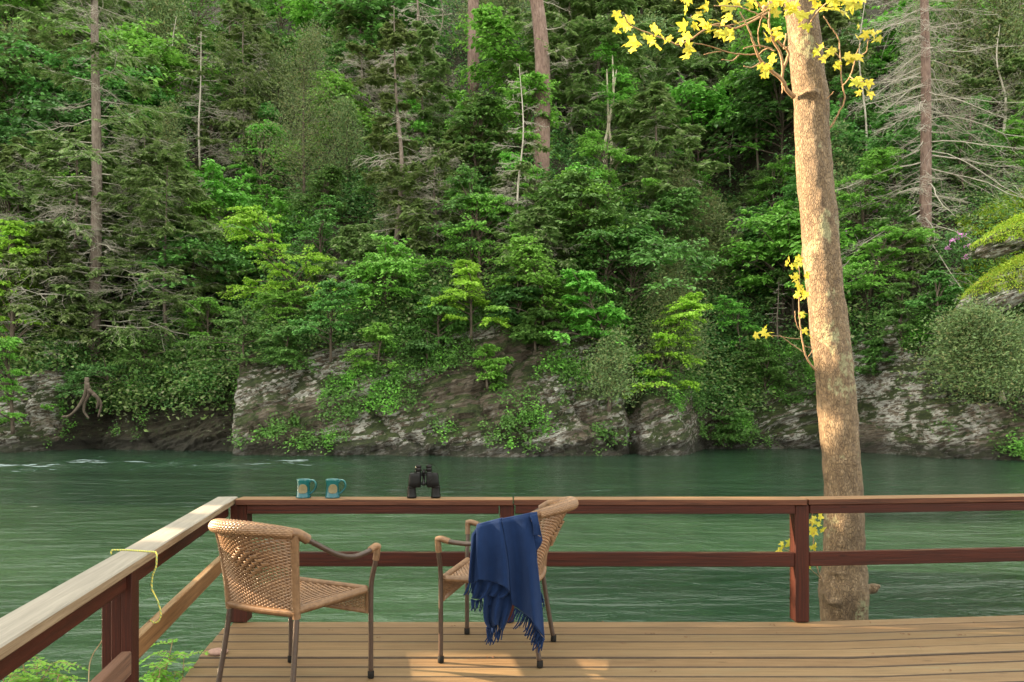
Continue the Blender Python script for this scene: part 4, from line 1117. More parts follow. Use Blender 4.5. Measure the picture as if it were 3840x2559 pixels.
def chair_parts():
    P = {}
    A = np.array
    # --- metal legs and arms
    def leg_front(s): return tube(smoothline([(s * .262, .262, .012), (s * .262, .262, .25), (s * .264, .262, .46), (s * .284, .264, .56), (s * .297, .266, .625)], 6), .0125, 12)
    def leg_rear(s): return tube(smoothline([(s * .228, -.262, .012), (s * .214, -.225, .24), (s * .205, -.2, .42)], 6), .013, 12)
    P['leg'] = [leg_front(-1), leg_front(1), leg_rear(-1), leg_rear(1)]
    def foot(x, y): 
        return lathe([(0, 0), (.014, 0), (.0165, .003), (.0165, .034), (.013, .036)], 14, (x, y, 0))
    P['foot'] = [foot(-.262, .262), foot(.262, .262), foot(-.2285, -.2625), foot(.2285, -.2625)]
    def arm(s): return tube(smoothline([(s * .298, .262, .657), (s * .301, .17, .643), (s * .300, .07, .640), (s * .288, -.03, .668), (s * .262, -.14, .730), (s * .238, -.235, .785)], 7), .0128, 12)
    P['armrest'] = [arm(-1), arm(1)]
    def joint(s):
        a = MB(); a.add(*coil([(s * .289, .265, .588), (s * .296, .267, .63), (s * .298, .267, .656)], .0152, .0045, 12))
        a.add(*coil([(s * .298, .276, .652), (s * .299, .25, .660), (s * .301, .205, .648)], .0152, .0045, 12)); return a
    P['joint_wrap'] = [joint(-1), joint(1)]
    # --- back: a curved woven panel inside a wrapped frame
    hw0, hw1 = .205, .232
    def back(u, v):
        u = np.asarray(u, dtype=float); v = np.asarray(v, dtype=float)
        e = np.clip(1 - (2 * u - 1) ** 2, 0, 1); vc = np.clip(v, 0, None)
        w = hw0 + (hw1 - hw0) * v
        x = (2 * u - 1) * w
        y = -.205 - .045 * v - e * (.022 + .125 * vc ** 1.7)
        z = .425 + (.362 + .035 * e) * v
        Pt = np.stack([x, y, z], -1)
        h = 1e-3; 
        return Pt
    def SB(u, v):
        h = 2e-3; p = back(u, v); du = back(u + h, v) - back(u - h, v); dv = back(u, v + h) - back(u, v - h)
        return p, unit(np.cross(du, dv))     # points to the rear
    m = MB(); weave(m, SB, 50, 26, .0030, .0020, .53)
    P['weave'] = m
    m2 = MB(); stakes(m2, SB, 24, .0022); P['stakes'] = m2
    # raised diamond of broad bands in the middle of the back
    m3 = MB()
    for i in range(-4, 5):
        for j in range(-4, 5):
            if abs(i) + abs(j) > 4.5 or (i + j) % 2: continue
            cu = .53 + i * .05; cv = .60 + j * .04
            a, b_ = .044, .0175
            us = np.linspace(cu - a, cu + a, 7)
            for dv in (0,):
                Pc, N = SB(us, np.full(7, cv)); lift = .006 + .010 * np.cos(np.linspace(-1, 1, 7) * np.pi / 2)
                P1, _ = SB(us, np.full(7, cv + b_)); P0, _ = SB(us, np.full(7, cv - b_))
                C = Pc + N * lift[:, None]; hv = (P1 - P0) * .46
                ring = np.stack([C + hv, C + N * .0016 + hv * .8, C + N * .0016 - hv * .8, C - hv, C - N * .002], 1)
                q = np.arange(6)[:, None] * 5; jj = np.arange(5)[None]; kk = (jj + 1) % 5
                m3.add(ring.reshape(-1, 3), np.stack([q + jj, q + kk, q + 5 + kk, q + 5 + jj], -1).reshape(-1, 4))
    P['diamond'] = m3
    # frame: side posts bound with cane, rolled top, bottom bar
    m4 = [MB(), MB()]
    for s in (-1, 1):
        m4[s > 0].add(*coil([(s * .2055, -.203, .40), (s * .209, -.213, .52), (s * .222, -.232, .68), (s * .236, -.246, .782)], .0175, .0065, 12))
    P['side_binding'] = m4
    u = np.linspace(-.01, 1.01, 30); pb, nb = SB(u, np.zeros(30)); m5 = MB(); m5.add(*coil(pb - nb * 0, .0165, .0065, 12)); P['bottom_binding'] = m5
    u = np.linspace(-.02, 1.02, 40); pt, nt_ = SB(u, np.ones(40))
    # rolled top rail: broad flattened roll covered in weave
    n = len(u); sides = 18; th = np.arange(sides) * 2 * np.pi / sides
    e = 1 - (2 * np.clip(u, 0, 1) - 1) ** 2
    rw = .020 + .013 * e ** .5; rh = .020 + .010 * e ** .5
    T = unit(np.gradient(pt, axis=0)); out = unit(nt_ - T * np.sum(nt_ * T, 1)[:, None]); upv = np.cross(T, out); upv *= np.sign(upv[:, 2:3])
    core = pt + upv * .004
    def ST(uu, vv):      # around the roll
        a = np.asarray(vv) * 2 * np.pi; g = lambda arr: np.stack([np.interp(uu, u, arr[:, k]) for k in range(3)], -1)
        c = g(core); o = g(out); w = g(upv); r1 = np.interp(uu, u, rw)[..., None]; r2 = np.interp(uu, u, rh)[..., None]
        d = o * np.cos(a)[..., None] * r1 + w * np.sin(a)[..., None] * r2
        return c + d, unit(d)
    m6 = MB(); weave(m6, ST, 22, 58, .0016, .0016, .5, per=3); P['top_weave'] = m6
    m7 = MB(); c2 = core; V = c2[:, None] + out[:, None] * np.cos(th)[None, :, None] * (rw[:, None, None] * .93) + upv[:, None] * np.sin(th)[None, :, None] * (rh[:, None, None] * .93)
    i = np.arange(n - 1)[:, None] * sides; j = np.arange(sides)[None]; k = (j + 1) % sides
    m7.add(V.reshape(-1, 3), np.stack([i + j, i + k, i + sides + k, i + sides + j], -1).reshape(-1, 4)); P['top_core'] = m7
    m8 = [MB(), MB()]
    for s in (-1, 1):
        m8[s > 0].add(*coil([(s * .222, -.262, .795), (s * .240, -.232, .787), (s * .253, -.185, .757)], [.0205] * 17, .0045, 14))
    P['arm_wrap'] = m8
    # --- seat
    def seat(u, v):
        u = np.asarray(u, dtype=float); v = np.asarray(v, dtype=float); w = .205 + .045 * v
        x = (2 * u - 1) * w; y = -.205 + .462 * v - .015 * (1 - (2 * u - 1) ** 2) * (1 - v)
        z = .438 - .020 * np.sin(np.pi * np.clip(u, 0, 1)) * np.sin(np.pi * np.clip(v, 0, 1)) + .004 * v
        return np.stack([x, y, z], -1)
    def SS(u, v):
        h = 2e-3; p = seat(u, v); return p, unit(np.cross(seat(u + h, v) - seat(u - h, v), seat(u, v + h) - seat(u, v - h)))
    m9 = MB(); weave(m9, SS, 44, 20, .0045, .0022, .38); stakes(m9, SS, 20, .0028); P['seat'] = m9
    m10 = MB()
    m10.add(*coil([(-.238, .252, .442), (.238, .252, .442)], .0165, .0065, 12))
    for s in (-1, 1): m10.add(*coil([(s * .205, -.205, .436), (s * .226, .03, .437), (s * .244, .238, .441)], .0165, .0065, 12))
    P['seat_binding'] = m10
    def apron(u, v):
        u = np.asarray(u, dtype=float); v = np.asarray(v, dtype=float)
        return np.stack([(2 * u - 1) * .243, .255 + 0 * u, .332 + .1 * v], -1)
    def SA(u, v): return apron(u, v), np.broadcast_to(A([0, 1.0, 0]), apron(u, v).shape)
    m11 = MB(); weave(m11, SA, 15, 24, .0032, .0018); stakes(m11, SA, 24, .0028)
    m11.add(*coil([(-.248, .256, .332), (.248, .256, .332)], .0105, .0042, 10))
    for s in (-1, 1): m11.add(*coil([(s * .246, .256, .322), (s * .246, .256, .43)], .0105, .0042, 10))
    P['apron'] = m11
    return P
CP = chair_parts()
cache = {}
def cm(key, g, smooth=True):
    if key not in cache:
        if isinstance(g, MB): cache[key] = g.mesh(key.split('/')[0], smooth)
        else:
            mb = MB(); mb.add(*g); cache[key] = mb.mesh(key.split('/')[0], smooth)
    return cache[key]
def chair(loc, fwd, label):
    t = thing("wicker_armchair", loc, math.atan2(fwd[1], fwd[0]) - math.pi / 2, label, "chair", "wicker armchairs on the deck")
    for i, g in enumerate(CP['leg']):
        l = link("leg", cm(f'leg/{i}', g), M['brown_metal'], t); link("foot_cap", cm(f'foot/{i}', CP['foot'][i]), M['rubber'], l)
    for i, g in enumerate(CP['armrest']):
        a = link("armrest", cm(f'arm/{i}', g), M['brown_metal'], t); link("joint_wrap", cm(f'jw/{i}', CP['joint_wrap'][i]), M['wicker'], a)
    b = link("backrest", cm('weave', CP['weave'], False), M['wicker'], t)
    link("stakes", cm('stakes', CP['stakes']), M['wicker_core'], b); link("diamond_pattern", cm('diamond', CP['diamond'], False), M['wicker'], b)
    
    for q in (0, 1): link("side_binding", cm('sb/%d' % q, CP['side_binding'][q]), M['wicker'], b)
    link("bottom_binding", cm('bb', CP['bottom_binding']), M['wicker'], b)
    tr = link("top_rail", cm('tw', CP['top_weave'], False), M['wicker'], t); link("top_rail_core", cm('tc', CP['top_core']), M['wicker_core'], tr)
    [link("arm_wrap", cm('aw/%d' % q, CP['arm_wrap'][q]), M['wicker'], tr) for q in (0, 1)]
    s = link("seat", cm('seat', CP['seat'], False), M['wicker'], t); link("seat_binding", cm('sbd', CP['seat_binding']), M['wicker'], s)
    link("seat_apron", cm('ap', CP['apron'], False), M['wicker'], t)
    return t
chair((-1.055, 3.735, .001), (.454, .89), "empty wicker armchair at the corner with diamond weave on its back turned to us")
chair((-.065, 4.281, .001), (-.978, .207), "wicker armchair facing left with the blue blanket over its near arm")

# ------------------------------------------------------------------ blue fringed blanket over the near arm
def blanket():
    t = thing("blanket", (0, 4.0, .7), 0, "royal blue fringed fleece blanket draped over the right chair's near arm", "blanket")
    O = np.array([0, 4.0, .7]); rg = np.random.default_rng(11)
    def w(p, Y): return px(1560 + p[0] / 2.121, 1820 + p[1] / 2.121, Y) - O
    def curve(pts, n):
        p = smoothline([(a, b, 0) for a, b in pts], 8)[:, :2]; s = np.concatenate([[0], np.cumsum(np.linalg.norm(np.diff(p, axis=0), axis=1))]); q = np.linspace(0, s[-1], n)
        return np.stack([np.interp(q, s, p[:, k]) for k in range(2)], 1)
    mb = MB(); frs = [MB(), MB()]
    def panel(Lp, Rp, Y0, pleats, amp, ph=0, top=True, nU=40, nV=46, bulge=.02, topcurve=None, botcurve=None, tuck=(0, 0)):
        Lc = curve(Lp, nV); Rc = curve(Rp, nV); s = np.linspace(0, 1, nU)[None, :, None]; tt = np.linspace(0, 1, nV)[:, None, None]
        P = Lc[:, None] * (1 - s) + Rc[:, None] * s
        if topcurve is not None:
            tc = curve(topcurve, nU); P = P + (tc[None] - P[0][None]) * (1 - tt)
        if botcurve is not None:
            bc = curve(botcurve, nU); P = P + (bc[None] - P[-1][None]) * tt
        s2 = s[..., 0]; t2 = tt[..., 0]
        dep = -bulge * np.sin(np.minimum(t2 * 2.2, 1) * np.pi / 2) - amp * (.25 + .75 * t2) * np.sin(s2 * pleats * 2 * np.pi + ph + .8 * t2) - amp * .4 * np.sin(s2 * pleats * 4.3 + 2 * t2 + ph)
        dep = dep + tuck[0] * np.exp(-(s2 / .07) ** 2) + tuck[1] * np.exp(-((1 - s2) / .07) ** 2)
        Yv = Y0 + dep
        U = 1560 + P[..., 0] / 2.121; Vv = 1820 + P[..., 1] / 2.121
        W = np.stack([(U - 1920) / F * Yv, Yv, HC - (Vv - HZ) / F * Yv], -1) - O
        if top:
            rows_ = []
            for a in np.linspace(100, 15, 7):
                a = math.radians(a); r_ = .019
                rows_.append(W[0] + np.array([0, r_ + r_ * math.sin(a - math.pi / 2) * 0 + r_ * (1 - math.cos(a)) * .9, 0]) * 1.0 + np.array([0, 0, r_ * math.sin(a) * .55]))
            back = [W[0] + np.array([0, .045, -dz]) for dz in (.30, .2, .1, .03)]
            W = np.concatenate([np.array(back), np.array(rows_), W], 0)
        n, m = W.shape[:2]; i = np.arange(n - 1)[:, None] * m; j = np.arange(m - 1)[None]
        mb.add(W.reshape(-1, 3), np.stack([i + j, i + j + 1, i + m + j + 1, i + m + j], -1).reshape(-1, 4))
        return W
    def fringe(pts, Y, Ldir, n, lenp, jit=.25):
        c = curve(pts, n); fr = frs[pts[0][0] > 740]
        for k in range(n):
            L = lenp * (.75 + .5 * rg.random()); d = np.array(Ldir) + rg.normal(size=2) * jit * .5; bend = rg.normal() * .22
            q = [c[k], c[k] + d * L * .4 + (bend * L * .25, 0), c[k] + d * L * .75 + (bend * L * .2, 0), c[k] + d * L + (-bend * L * .1, 0)]
            yy = Y + rg.normal() * .006
            P = np.array([w(p, yy + .003 * i * rg.normal()) for i, p in enumerate(q)]); P = smoothline(P, 3)
            fr.add(*tube(P, taper(len(P), .0042, .003), 5, True, ((0, 1, 0), .45)))
    # under layers first (deeper), then the outer panels
    panel([(545, 800), (538, 900), (535, 990), (545, 1080), (572, 1132)], [(765, 800), (775, 900), (765, 950), (728, 1070), (690, 1165)], 4.0, 2.3, .03, 1.0, False, botcurve=[(572, 1132), (610, 1128), (650, 1110), (690, 1165)])
    fringe([(562, 1128), (600, 1128), (640, 1112)], 4.02, (-.02, 1), 10, 120)
    fringe([(600, 1130), (650, 1100), (690, 1120)], 4.015, (-.18, 1), 9, 105)
    panel([(478, 640), (480, 760), (462, 870), (440, 930)], [(760, 640), (765, 760), (745, 850), (690, 905)], 3.99, 3.2, .018, .4, False, botcurve=[(440, 900), (520, 905), (560, 880), (690, 900)])
    fringe([(440, 905), (480, 915), (520, 905)], 4.0, (-.05, 1), 10, 80)
    fringe([(535, 880), (600, 890), (705, 880)], 4.0, (.12, 1), 19, 95)
    panel([(440, 418), (438, 520), (432, 640), (428, 745)], [(500, 340), (495, 520), (490, 640), (492, 760)], 3.968, 1.2, .010, .0, True, nU=16, botcurve=[(418, 765), (450, 775), (492, 765)])
    fringe([(425, 760), (455, 772), (478, 775)], 3.99, (-.22, 1), 8, 112)
    # long right panel
    panel([(686, 290), (708, 420), (735, 600), (748, 800), (768, 950)], [(906, 245), (938, 420), (968, 640), (1000, 930), (1022, 1200)], 3.964, 1.25, .034, 2.2, True, nU=56, botcurve=[(768, 950), (815, 985), (860, 1018), (918, 1065), (950, 1120), (990, 1175), (1022, 1215)], bulge=.03)
    fringe([(790, 975), (850, 1015), (915, 1065), (965, 1145), (1010, 1215)], 3.982, (-.42, 1), 30, 108, .18)
    fringe([(960, 1170), (1000, 1200), (1022, 1220)], 3.975, (-.35, 1), 9, 88)
    panel([(905, 246), (932, 330), (935, 395)], [(966, 236), (985, 330), (1006, 430)], 3.952, .7, .008, 1, True, nU=16, botcurve=[(935, 396), (970, 398), (995, 410), (1006, 445)])
    panel([(930, 380), (935, 450), (948, 520)], [(1003, 420), (995, 470), (960, 520)], 3.975, .6, .004, 0, False, nU=12)
    fringe([(988, 850), (1000, 870), (1005, 890)], 4.02, (.15, 1), 5, 70)
    # front left fold, nearest to us
    panel([(480, 343), (482, 450), (484, 560), (492, 752)], [(692, 284), (712, 420), (738, 620), (748, 850)], 3.950, 1.35, .024, .6, True, nU=44, bulge=.028, topcurve=[(480, 345), (492, 335), (560, 316), (640, 295), (692, 284)],
          botcurve=[(492, 752), (530, 756), (590, 766), (640, 778), (690, 800), (725, 825), (748, 860)], tuck=(0, .02))
    me = mb.mesh("cloth", True); o = link("cloth", me, M['fleece'], t)
    so = o.modifiers.new("s", 'SOLIDIFY'); so.thickness = .0035; so.offset = 0
    for fr in frs: fr.build("fringe", M['fleece'], t, True)
blanket()

# ------------------------------------------------------------------ mugs
def mug(u, v, rz, label):
    Y = 4.885; x = (u - 1920) / F * Y
    t = thing("mug", (x, Y, .7765), rz, label, "mug", "teal mugs on the front rail")
    h = .117
    mb = MB()
    prof = [(0, .0), (.044, .0), (.0475, .002), (.0465, .008), (.043, .02), (.0405, .04), (.0395, .065), (.040, .09), (.0418, .106), (.0435, .113), (.0425, h), (.0395, h), (.0375, .110), (.036, .09), (.036, .02), (.0, .012)]
    mb.add(*lathe(prof, 40)); mb.build("body", M['mug'], t, True)
    hb = MB(); P = smoothline([(.037, 0, .098), (.052, 0, .110), (.072, 0, .104), (.082, 0, .082), (.076, 0, .058), (.060, 0, .038), (.038, 0, .022)], 7)
    hb.add(*tube(P, np.interp(np.linspace(0, 1, len(P)), [0, .15, .8, 1], [.010, .0068, .006, .008]), 10, True, ((0, 1, 0), 1.25))); hb.build("handle", M['mug'], t, True)
    # pressed clay medallion: rounded badge with wavy foot, lying on the curved wall
    def wall(a, z, r): return (r * math.sin(a), -r * math.cos(a), z)
    a0 = .28; ol = []
    for k in range(48):
        th = 2 * math.pi * k / 48; ca, sa = math.cos(th), math.sin(th)
        rx = .0265 * (1 + .05 * math.cos(4 * th)) * (1.0 if sa > -.3 else 1.12); rz_ = .0285 * (1 + .04 * math.cos(3 * th + 1))
        ol.append((np.sign(ca) * abs(ca) ** .72 * rx, np.sign(sa) * abs(sa) ** .8 * rz_))
    eb = MB(); V = []; rings = [(1.0, .0395), (1.0, .0432), (.93, .0442), (.84, .0436), (.8, .0430), (.4, .0430), (.0, .0430)]
    for s, r in rings:
        for (a, z) in ol: V.append(wall(a0 + a * s / .041, .058 + z * s, r))
    n = 48; i = np.arange(len(rings) - 1)[:, None] * n; j = np.arange(n)[None]; k = (j + 1) % n
    eb.add(np.array(V), np.stack([i + j, i + k, i + n + k, i + n + j], -1).reshape(-1, 4)); e = eb.build("medallion", M['medal'], t, True)
    lb = MB(); rg = np.random.default_rng(2)
    for (z, wd, n_) in ((.075, .026, 7), (.066, .034, 9), (.057, .030, 8), (.047, .036, 10), (.039, .03, 8)):
        for q in range(n_):
            a = a0 + (-wd / 2 + wd * (q + .5) / n_) / .041; hh = .0045 if z in (.057,) else .0032
            c = np.array(wall(a, z, .0436)); tz = rg.normal() * .0006
            e1 = np.array([math.cos(a), math.sin(a), 0]) * .0011; e2 = np.array([0, 0, hh / 2]); e3 = np.array([math.sin(a), -math.cos(a), 0]) * .0006
            V = [c + sx * e1 + sy * e2 + sz * e3 + (0, 0, tz) for sx in (-1, 1) for sy in (-1, 1) for sz in (-1, 1)]
            lb.add(np.array(V), np.array([[0, 1, 3, 2], [4, 6, 7, 5], [0, 4, 5, 1], [2, 3, 7, 6], [0, 2, 6, 4], [1, 5, 7, 3]]))
    lb.build("relief", M['medal_dark'], e)
mug(1138, 1850, -.12, "left of the two teal mugs with a tan medallion on the railing")
mug(1247, 1850, .02, "right of the two teal mugs, the one nearer the binoculars")

# ------------------------------------------------------------------ binoculars standing on their objectives
def binoculars():
    t = thing("binoculars", ((1589 - 1920) / F * 4.885, 4.885, .7765), .06, "black binoculars standing upright on the railing", "binoculars")
    def L(prof, x, y=0): return lathe(prof, 32, (x, y, 0))
    for s in (-1, 1):
        mb = MB(); xo = s * .0755
        mb.add(*L([(0, 0), (.0, .0015), (.026, .0015), (.0285, .0), (.0305, .001), (.0305, .012), (.029, .014), (.0285, .016), (.0275, .04), (.0262, .058), (.0262, .062), (.0278, .064), (.0278, .07), (.0265, .073), (.02, .074), (0, .074)], xo))
        o = mb.build("objective_tube", M['black'], t, True)
        # prism housing: an oval block stepping inwards
        hb = MB(); prof = []
        zs = [(.066, .90), (.07, 1.0), (.10, 1.0), (.135, .965), (.150, .93), (.155, .8)]
        n = 36; th = np.arange(n) * 2 * np.pi / n; V = []
        for z, k in zs:
            cx = s * (.058 - (z - .07) * .06)
            ex = .0405 * k; ey = .0285 * k
            V.append(np.stack([cx + ex * np.sign(np.cos(th)) * np.abs(np.cos(th)) ** .62, ey * np.sign(np.sin(th)) * np.abs(np.sin(th)) ** .7, np.full(n, z)], 1))
        V = np.concatenate(V); i = np.arange(len(zs) - 1)[:, None] * n; j = np.arange(n)[None]; k = (j + 1) % n
        hb.add(V, [np.stack([i + j, i + k, i + n + k, i + n + j], -1).reshape(-1, 4), np.array([list(range(n))[::-1]]), np.array([[(len(zs) - 1) * n + a for a in range(n)]])])
        hb.build("prism_housing", M['black'], t, True)
        cb = MB(); cb.add(*L([(0, .150), (.017, .150), (.0185, .155), (.014, .158), (0, .158)], s * .068)); cb.build("housing_cap", M['black_gloss'], t, True)
        eb = MB(); xe = s * .0335
        eb.add(*L([(.0175, .148), (.0185, .152), (.0185, .160), (.0155, .162), (.0155, .166), (.0195, .168), (.0195, .184), (.018, .186), (.0165, .188), (.0188, .191), (.0188, .203), (.0165, .2055), (.0125, .2055), (.011, .199), (0, .199)], xe)); eb.build("eyepiece", M['black_gloss'], t, True)
        rb = MB()
        for z in np.linspace(.170, .183, 5): rb.add(*lathe([(.0192, z - .001), (.0202, z), (.0192, z + .001)], 28, (xe, 0, 0)))
        rb.build("grip_ring", M['rubber'], t, True)
    hb = MB(); hb.add(*lathe([(0, .075), (.0085, .075), (.0095, .08), (.0095, .10), (.0075, .103), (.0075, .15), (.0125, .152), (.0125, .168), (.006, .171), (.006, .178), (0, .178)], 20))
    for z in (.088, .145): hb.add(*box((0, 0, z), (.05, .016, .016), .003))
    hb.build("hinge", M['black_gloss'], t, True)
    sb = MB()
    def strap(P, wd):
        P = smoothline(P, 10); T = unit(np.gradient(P, axis=0)); S = unit(np.cross(T, (0.1, 1, 0.05))); 
        Wd = np.array([0, 1.0, 0]) * .5 * wd + 0 * S
        Nn = unit(np.cross(T, Wd)) * .0009
        V = np.stack([P + Wd + Nn, P - Wd + Nn, P - Wd - Nn, P + Wd - Nn], 1).reshape(-1, 3); i = np.arange(len(P) - 1)[:, None] * 4; j = np.arange(4)[None]; k = (j + 1) % 4
        sb.add(V, np.stack([i + j, i + k, i + 4 + k, i + 4 + j], -1).reshape(-1, 4))
    strap([(-.052, -.012, .15), (-.058, -.018, .185), (-.04, -.02, .212), (.0, -.01, .217), (.05, 0, .212), (.085, .0, .185), (.108, -.004, .145), (.1, -.01, .12), (.088, -.02, .10)], .010)
    strap([(.012, -.022, .15), (.006, -.026, .19), (.03, -.024, .21), (.06, -.02, .208)], .008)
    strap([(.012, -.024, .15), (.01, -.03, .125), (.03, -.034, .108), (.052, -.032, .125), (.06, -.03, .16)], .004)
    sb.build("neck_strap", M['black_gloss'], t, False)
binoculars()

# ------------------------------------------------------------------ rope, stem, stone, litter
def rope():
    def q_(x, y, Y, zmin=-9):
        p = px(x / 1.805, 1690 + y / 1.805, Y); p[2] = max(p[2], zmin); return p
    pts = [q_(752, 702, 3.08), q_(758, 690, 3.08, .779), q_(800, 678, 3.09, .7785), q_(860, 676, 3.09, .7785), (px(504, 2064, 3.10)[0], 3.06, .7785), q_(930, 690, 3.03), q_(936, 730, 3.02), q_(930, 790, 3.02), q_(908, 850, 3.02), q_(902, 930, 3.02), q_(925, 985, 3.02), q_(950, 1040, 3.02), q_(963, 1110, 3.02), q_(948, 1155, 3.02), q_(920, 1166, 3.02), q_(895, 1150, 3.03)]
    pts = [np.array(p) + (0, 0, 0) if i < 4 else np.array(p) + (.072, 0, 0) for i, p in enumerate(pts)]
    P = smoothline(pts, 10); mb = MB(); s = np.linspace(0, 1, len(P)) * 260
    t = unit(np.gradient(P, axis=0)); a = unit(np.cross(t, (.3, .9, .2))); b = np.cross(t, a)
    for k in range(3):
        ph = s + k * 2.094; Q = P + (a * np.cos(ph)[:, None] + b * np.sin(ph)[:, None]) * .0016; mb.add(*tube(Q, .0024, 6))
    O = np.array([-1.55, 3.1, .75]); mb.V = [v - O for v in mb.V]
    o = mb.build("rope", M['rope'], None, True); o.location = O; tag(o, "thin yellow green rope looped over the pale left rail cap", "rope")
    q = np.array([px(393, 2386, 3.3), px(372, 2420, 3.3), px(350, 2452, 3.3), px(335, 2500, 3.3), px(332, 2600, 3.25)]); mb = MB(); mb.add(*tube(smoothline(q, 5), .0022, 5)); O = q[0]; mb.V = [v - O for v in mb.V]
    o = mb.build("dry_stem", M['twig'], None, True); o.location = O; tag(o, "thin dry stem hanging left of the left railing post", "stem")
rope()
def stone():
    n = 24; V, Fc = lathe([(0, 0), (.6, .02), (.92, .25), (1, .5), (.9, .78), (.55, .97), (0, 1)], 26)
    V = V * (.055, .04, .032); V[:, :2] *= (1 + .06 * vnoise(V * 30))[:, None]
    mb = MB(); mb.add(V, Fc); o = mb.build("river_stone", M['stone'], None, True); o.location = px(818, 2452, 4.21) * (1, 1, 0) + np.array([0, 0, .0015]); tag(o, "flat reddish river stone on the deck edge behind the left chair's rear leg", "stone")
stone()
def litter():
    rg = np.random.default_rng(4); mb = MB()
    spots = [(2584, 2392, 5), (3395, 2379, 9), (3600, 2384, 8), (3450, 2430, 4), (3272, 2455, 3), (2667, 2454, 3), (2913, 2377, 2), (2896, 2346, 3), (2335, 2414, 4), (2442, 2377, 3), (1240, 2366, 3), (1840, 2466, 5), (1700, 2350, 2), (1085, 2478, 8), (3646, 2337, 2), (3250, 2335, 2), (2450, 2520, 4), (3550, 2516, 3), (1960, 2412, 2), (2260, 2334, 3), (1420, 2390, 2)]
    for (u, v, n) in spots:
        y = F * HC / (v - HZ); c = np.array([(u - 1920) / F * y, y, .004])
        for k in range(n):
            p = c + rg.normal(size=3) * (.013, .009, 0); d = rnd_dir(1)[0] * (1, 1, .15); mb.add(*tube(np.array([p, p + d * .006, p + d * (.009 + .006 * rg.random())]), [.0012, .0022, .001], 5))
    tag(mb.build("catkin_litter", M['litter'], None, True), kind="stuff")
litter()
# ------------------------------------------------------------------ the sycamore beyond the railing
TY0 = 5.9
prof = np.array([(-60, 2935, 3052), (0, 2945, 3060), (55, 2950, 3067), (280, 2971, 3088), (350, 2975, 3102), (500, 2983, 3108), (660, 2991, 3120), (860, 3013, 3142), (950, 3012, 3148), (1127, 3036, 3167), (1280, 3048, 3185), (1405, 3063, 3198),
                 (1560, 3075, 3210), (1720, 3087, 3223), (1856, 3094, 3233), (2050, 3095, 3238), (2130, 3088, 3244), (2189, 3072, 3248), (2230, 3074, 3252), (2272, 3080, 3251), (2316, 3084, 3247), (2420, 3080, 3255), (2620, 3060, 3280)], dtype=float)
def syc_at(v, s=0.0):
    """point on the trunk surface facing us, s from -1 (left) to 1 (right)"""
    l = np.interp(v, prof[:, 0], prof[:, 1]); r = np.interp(v, prof[:, 0], prof[:, 2]); c = (l + r) / 2 + s * (r - l) / 2
    rad = (r - l) / 2 / F * TY0
    return px(c, v, TY0 - rad * math.sqrt(max(0, 1 - s * s)))
SO = px(3165, 2316, TY0)
def sycleaf_shape():
    # five pointed lobes with small teeth
    tips = [(-100, .42), (-82, .26), (-58, .74), (-42, .5), (-36, .4), (-18, .6), (0, 1.0), (18, .6), (36, .4), (42, .5), (58, .74), (82, .26), (100, .42)]
    out = [(0, -.02)]
    pts = [(-128, .30), (-112, .40), (-98, .55), (-86, .46), (-74, .42), (-60, .66), (-52, .84), (-42, .66), (-33, .52), (-20, .62), (-13, .78), (0, 1.05), (13, .78), (20, .62), (33, .52), (42, .66), (52, .84), (60, .66), (74, .42), (86, .46), (98, .55), (112, .40), (128, .30)]
    for a, r in pts: out.append((r * math.sin(math.radians(a)), r * math.cos(math.radians(a))))
    return np.array(out)
SL = sycleaf_shape()
def syc_leaf(mb, p, size, d, nrm, rg):
    d = unit(np.array(d, float)); s = unit(np.cross(d, nrm)); n = np.cross(s, d)
    q = SL * size; z = -.22 * (np.linalg.norm(q, axis=1) ** 2) / size + .18 * size * np.abs(SL[:, 0]) ** 1.5 + rg.normal(size=len(q)) * .03 * size
    V = p + s * q[:, :1] + d * q[:, 1:] + n * z[:, None]
    c = p + d * size * .35 + n * .02 * size; V = np.vstack([V, c]); m = len(SL)
    mb.add(V, np.array([[i, (i + 1) % m, m] for i in range(m)]))
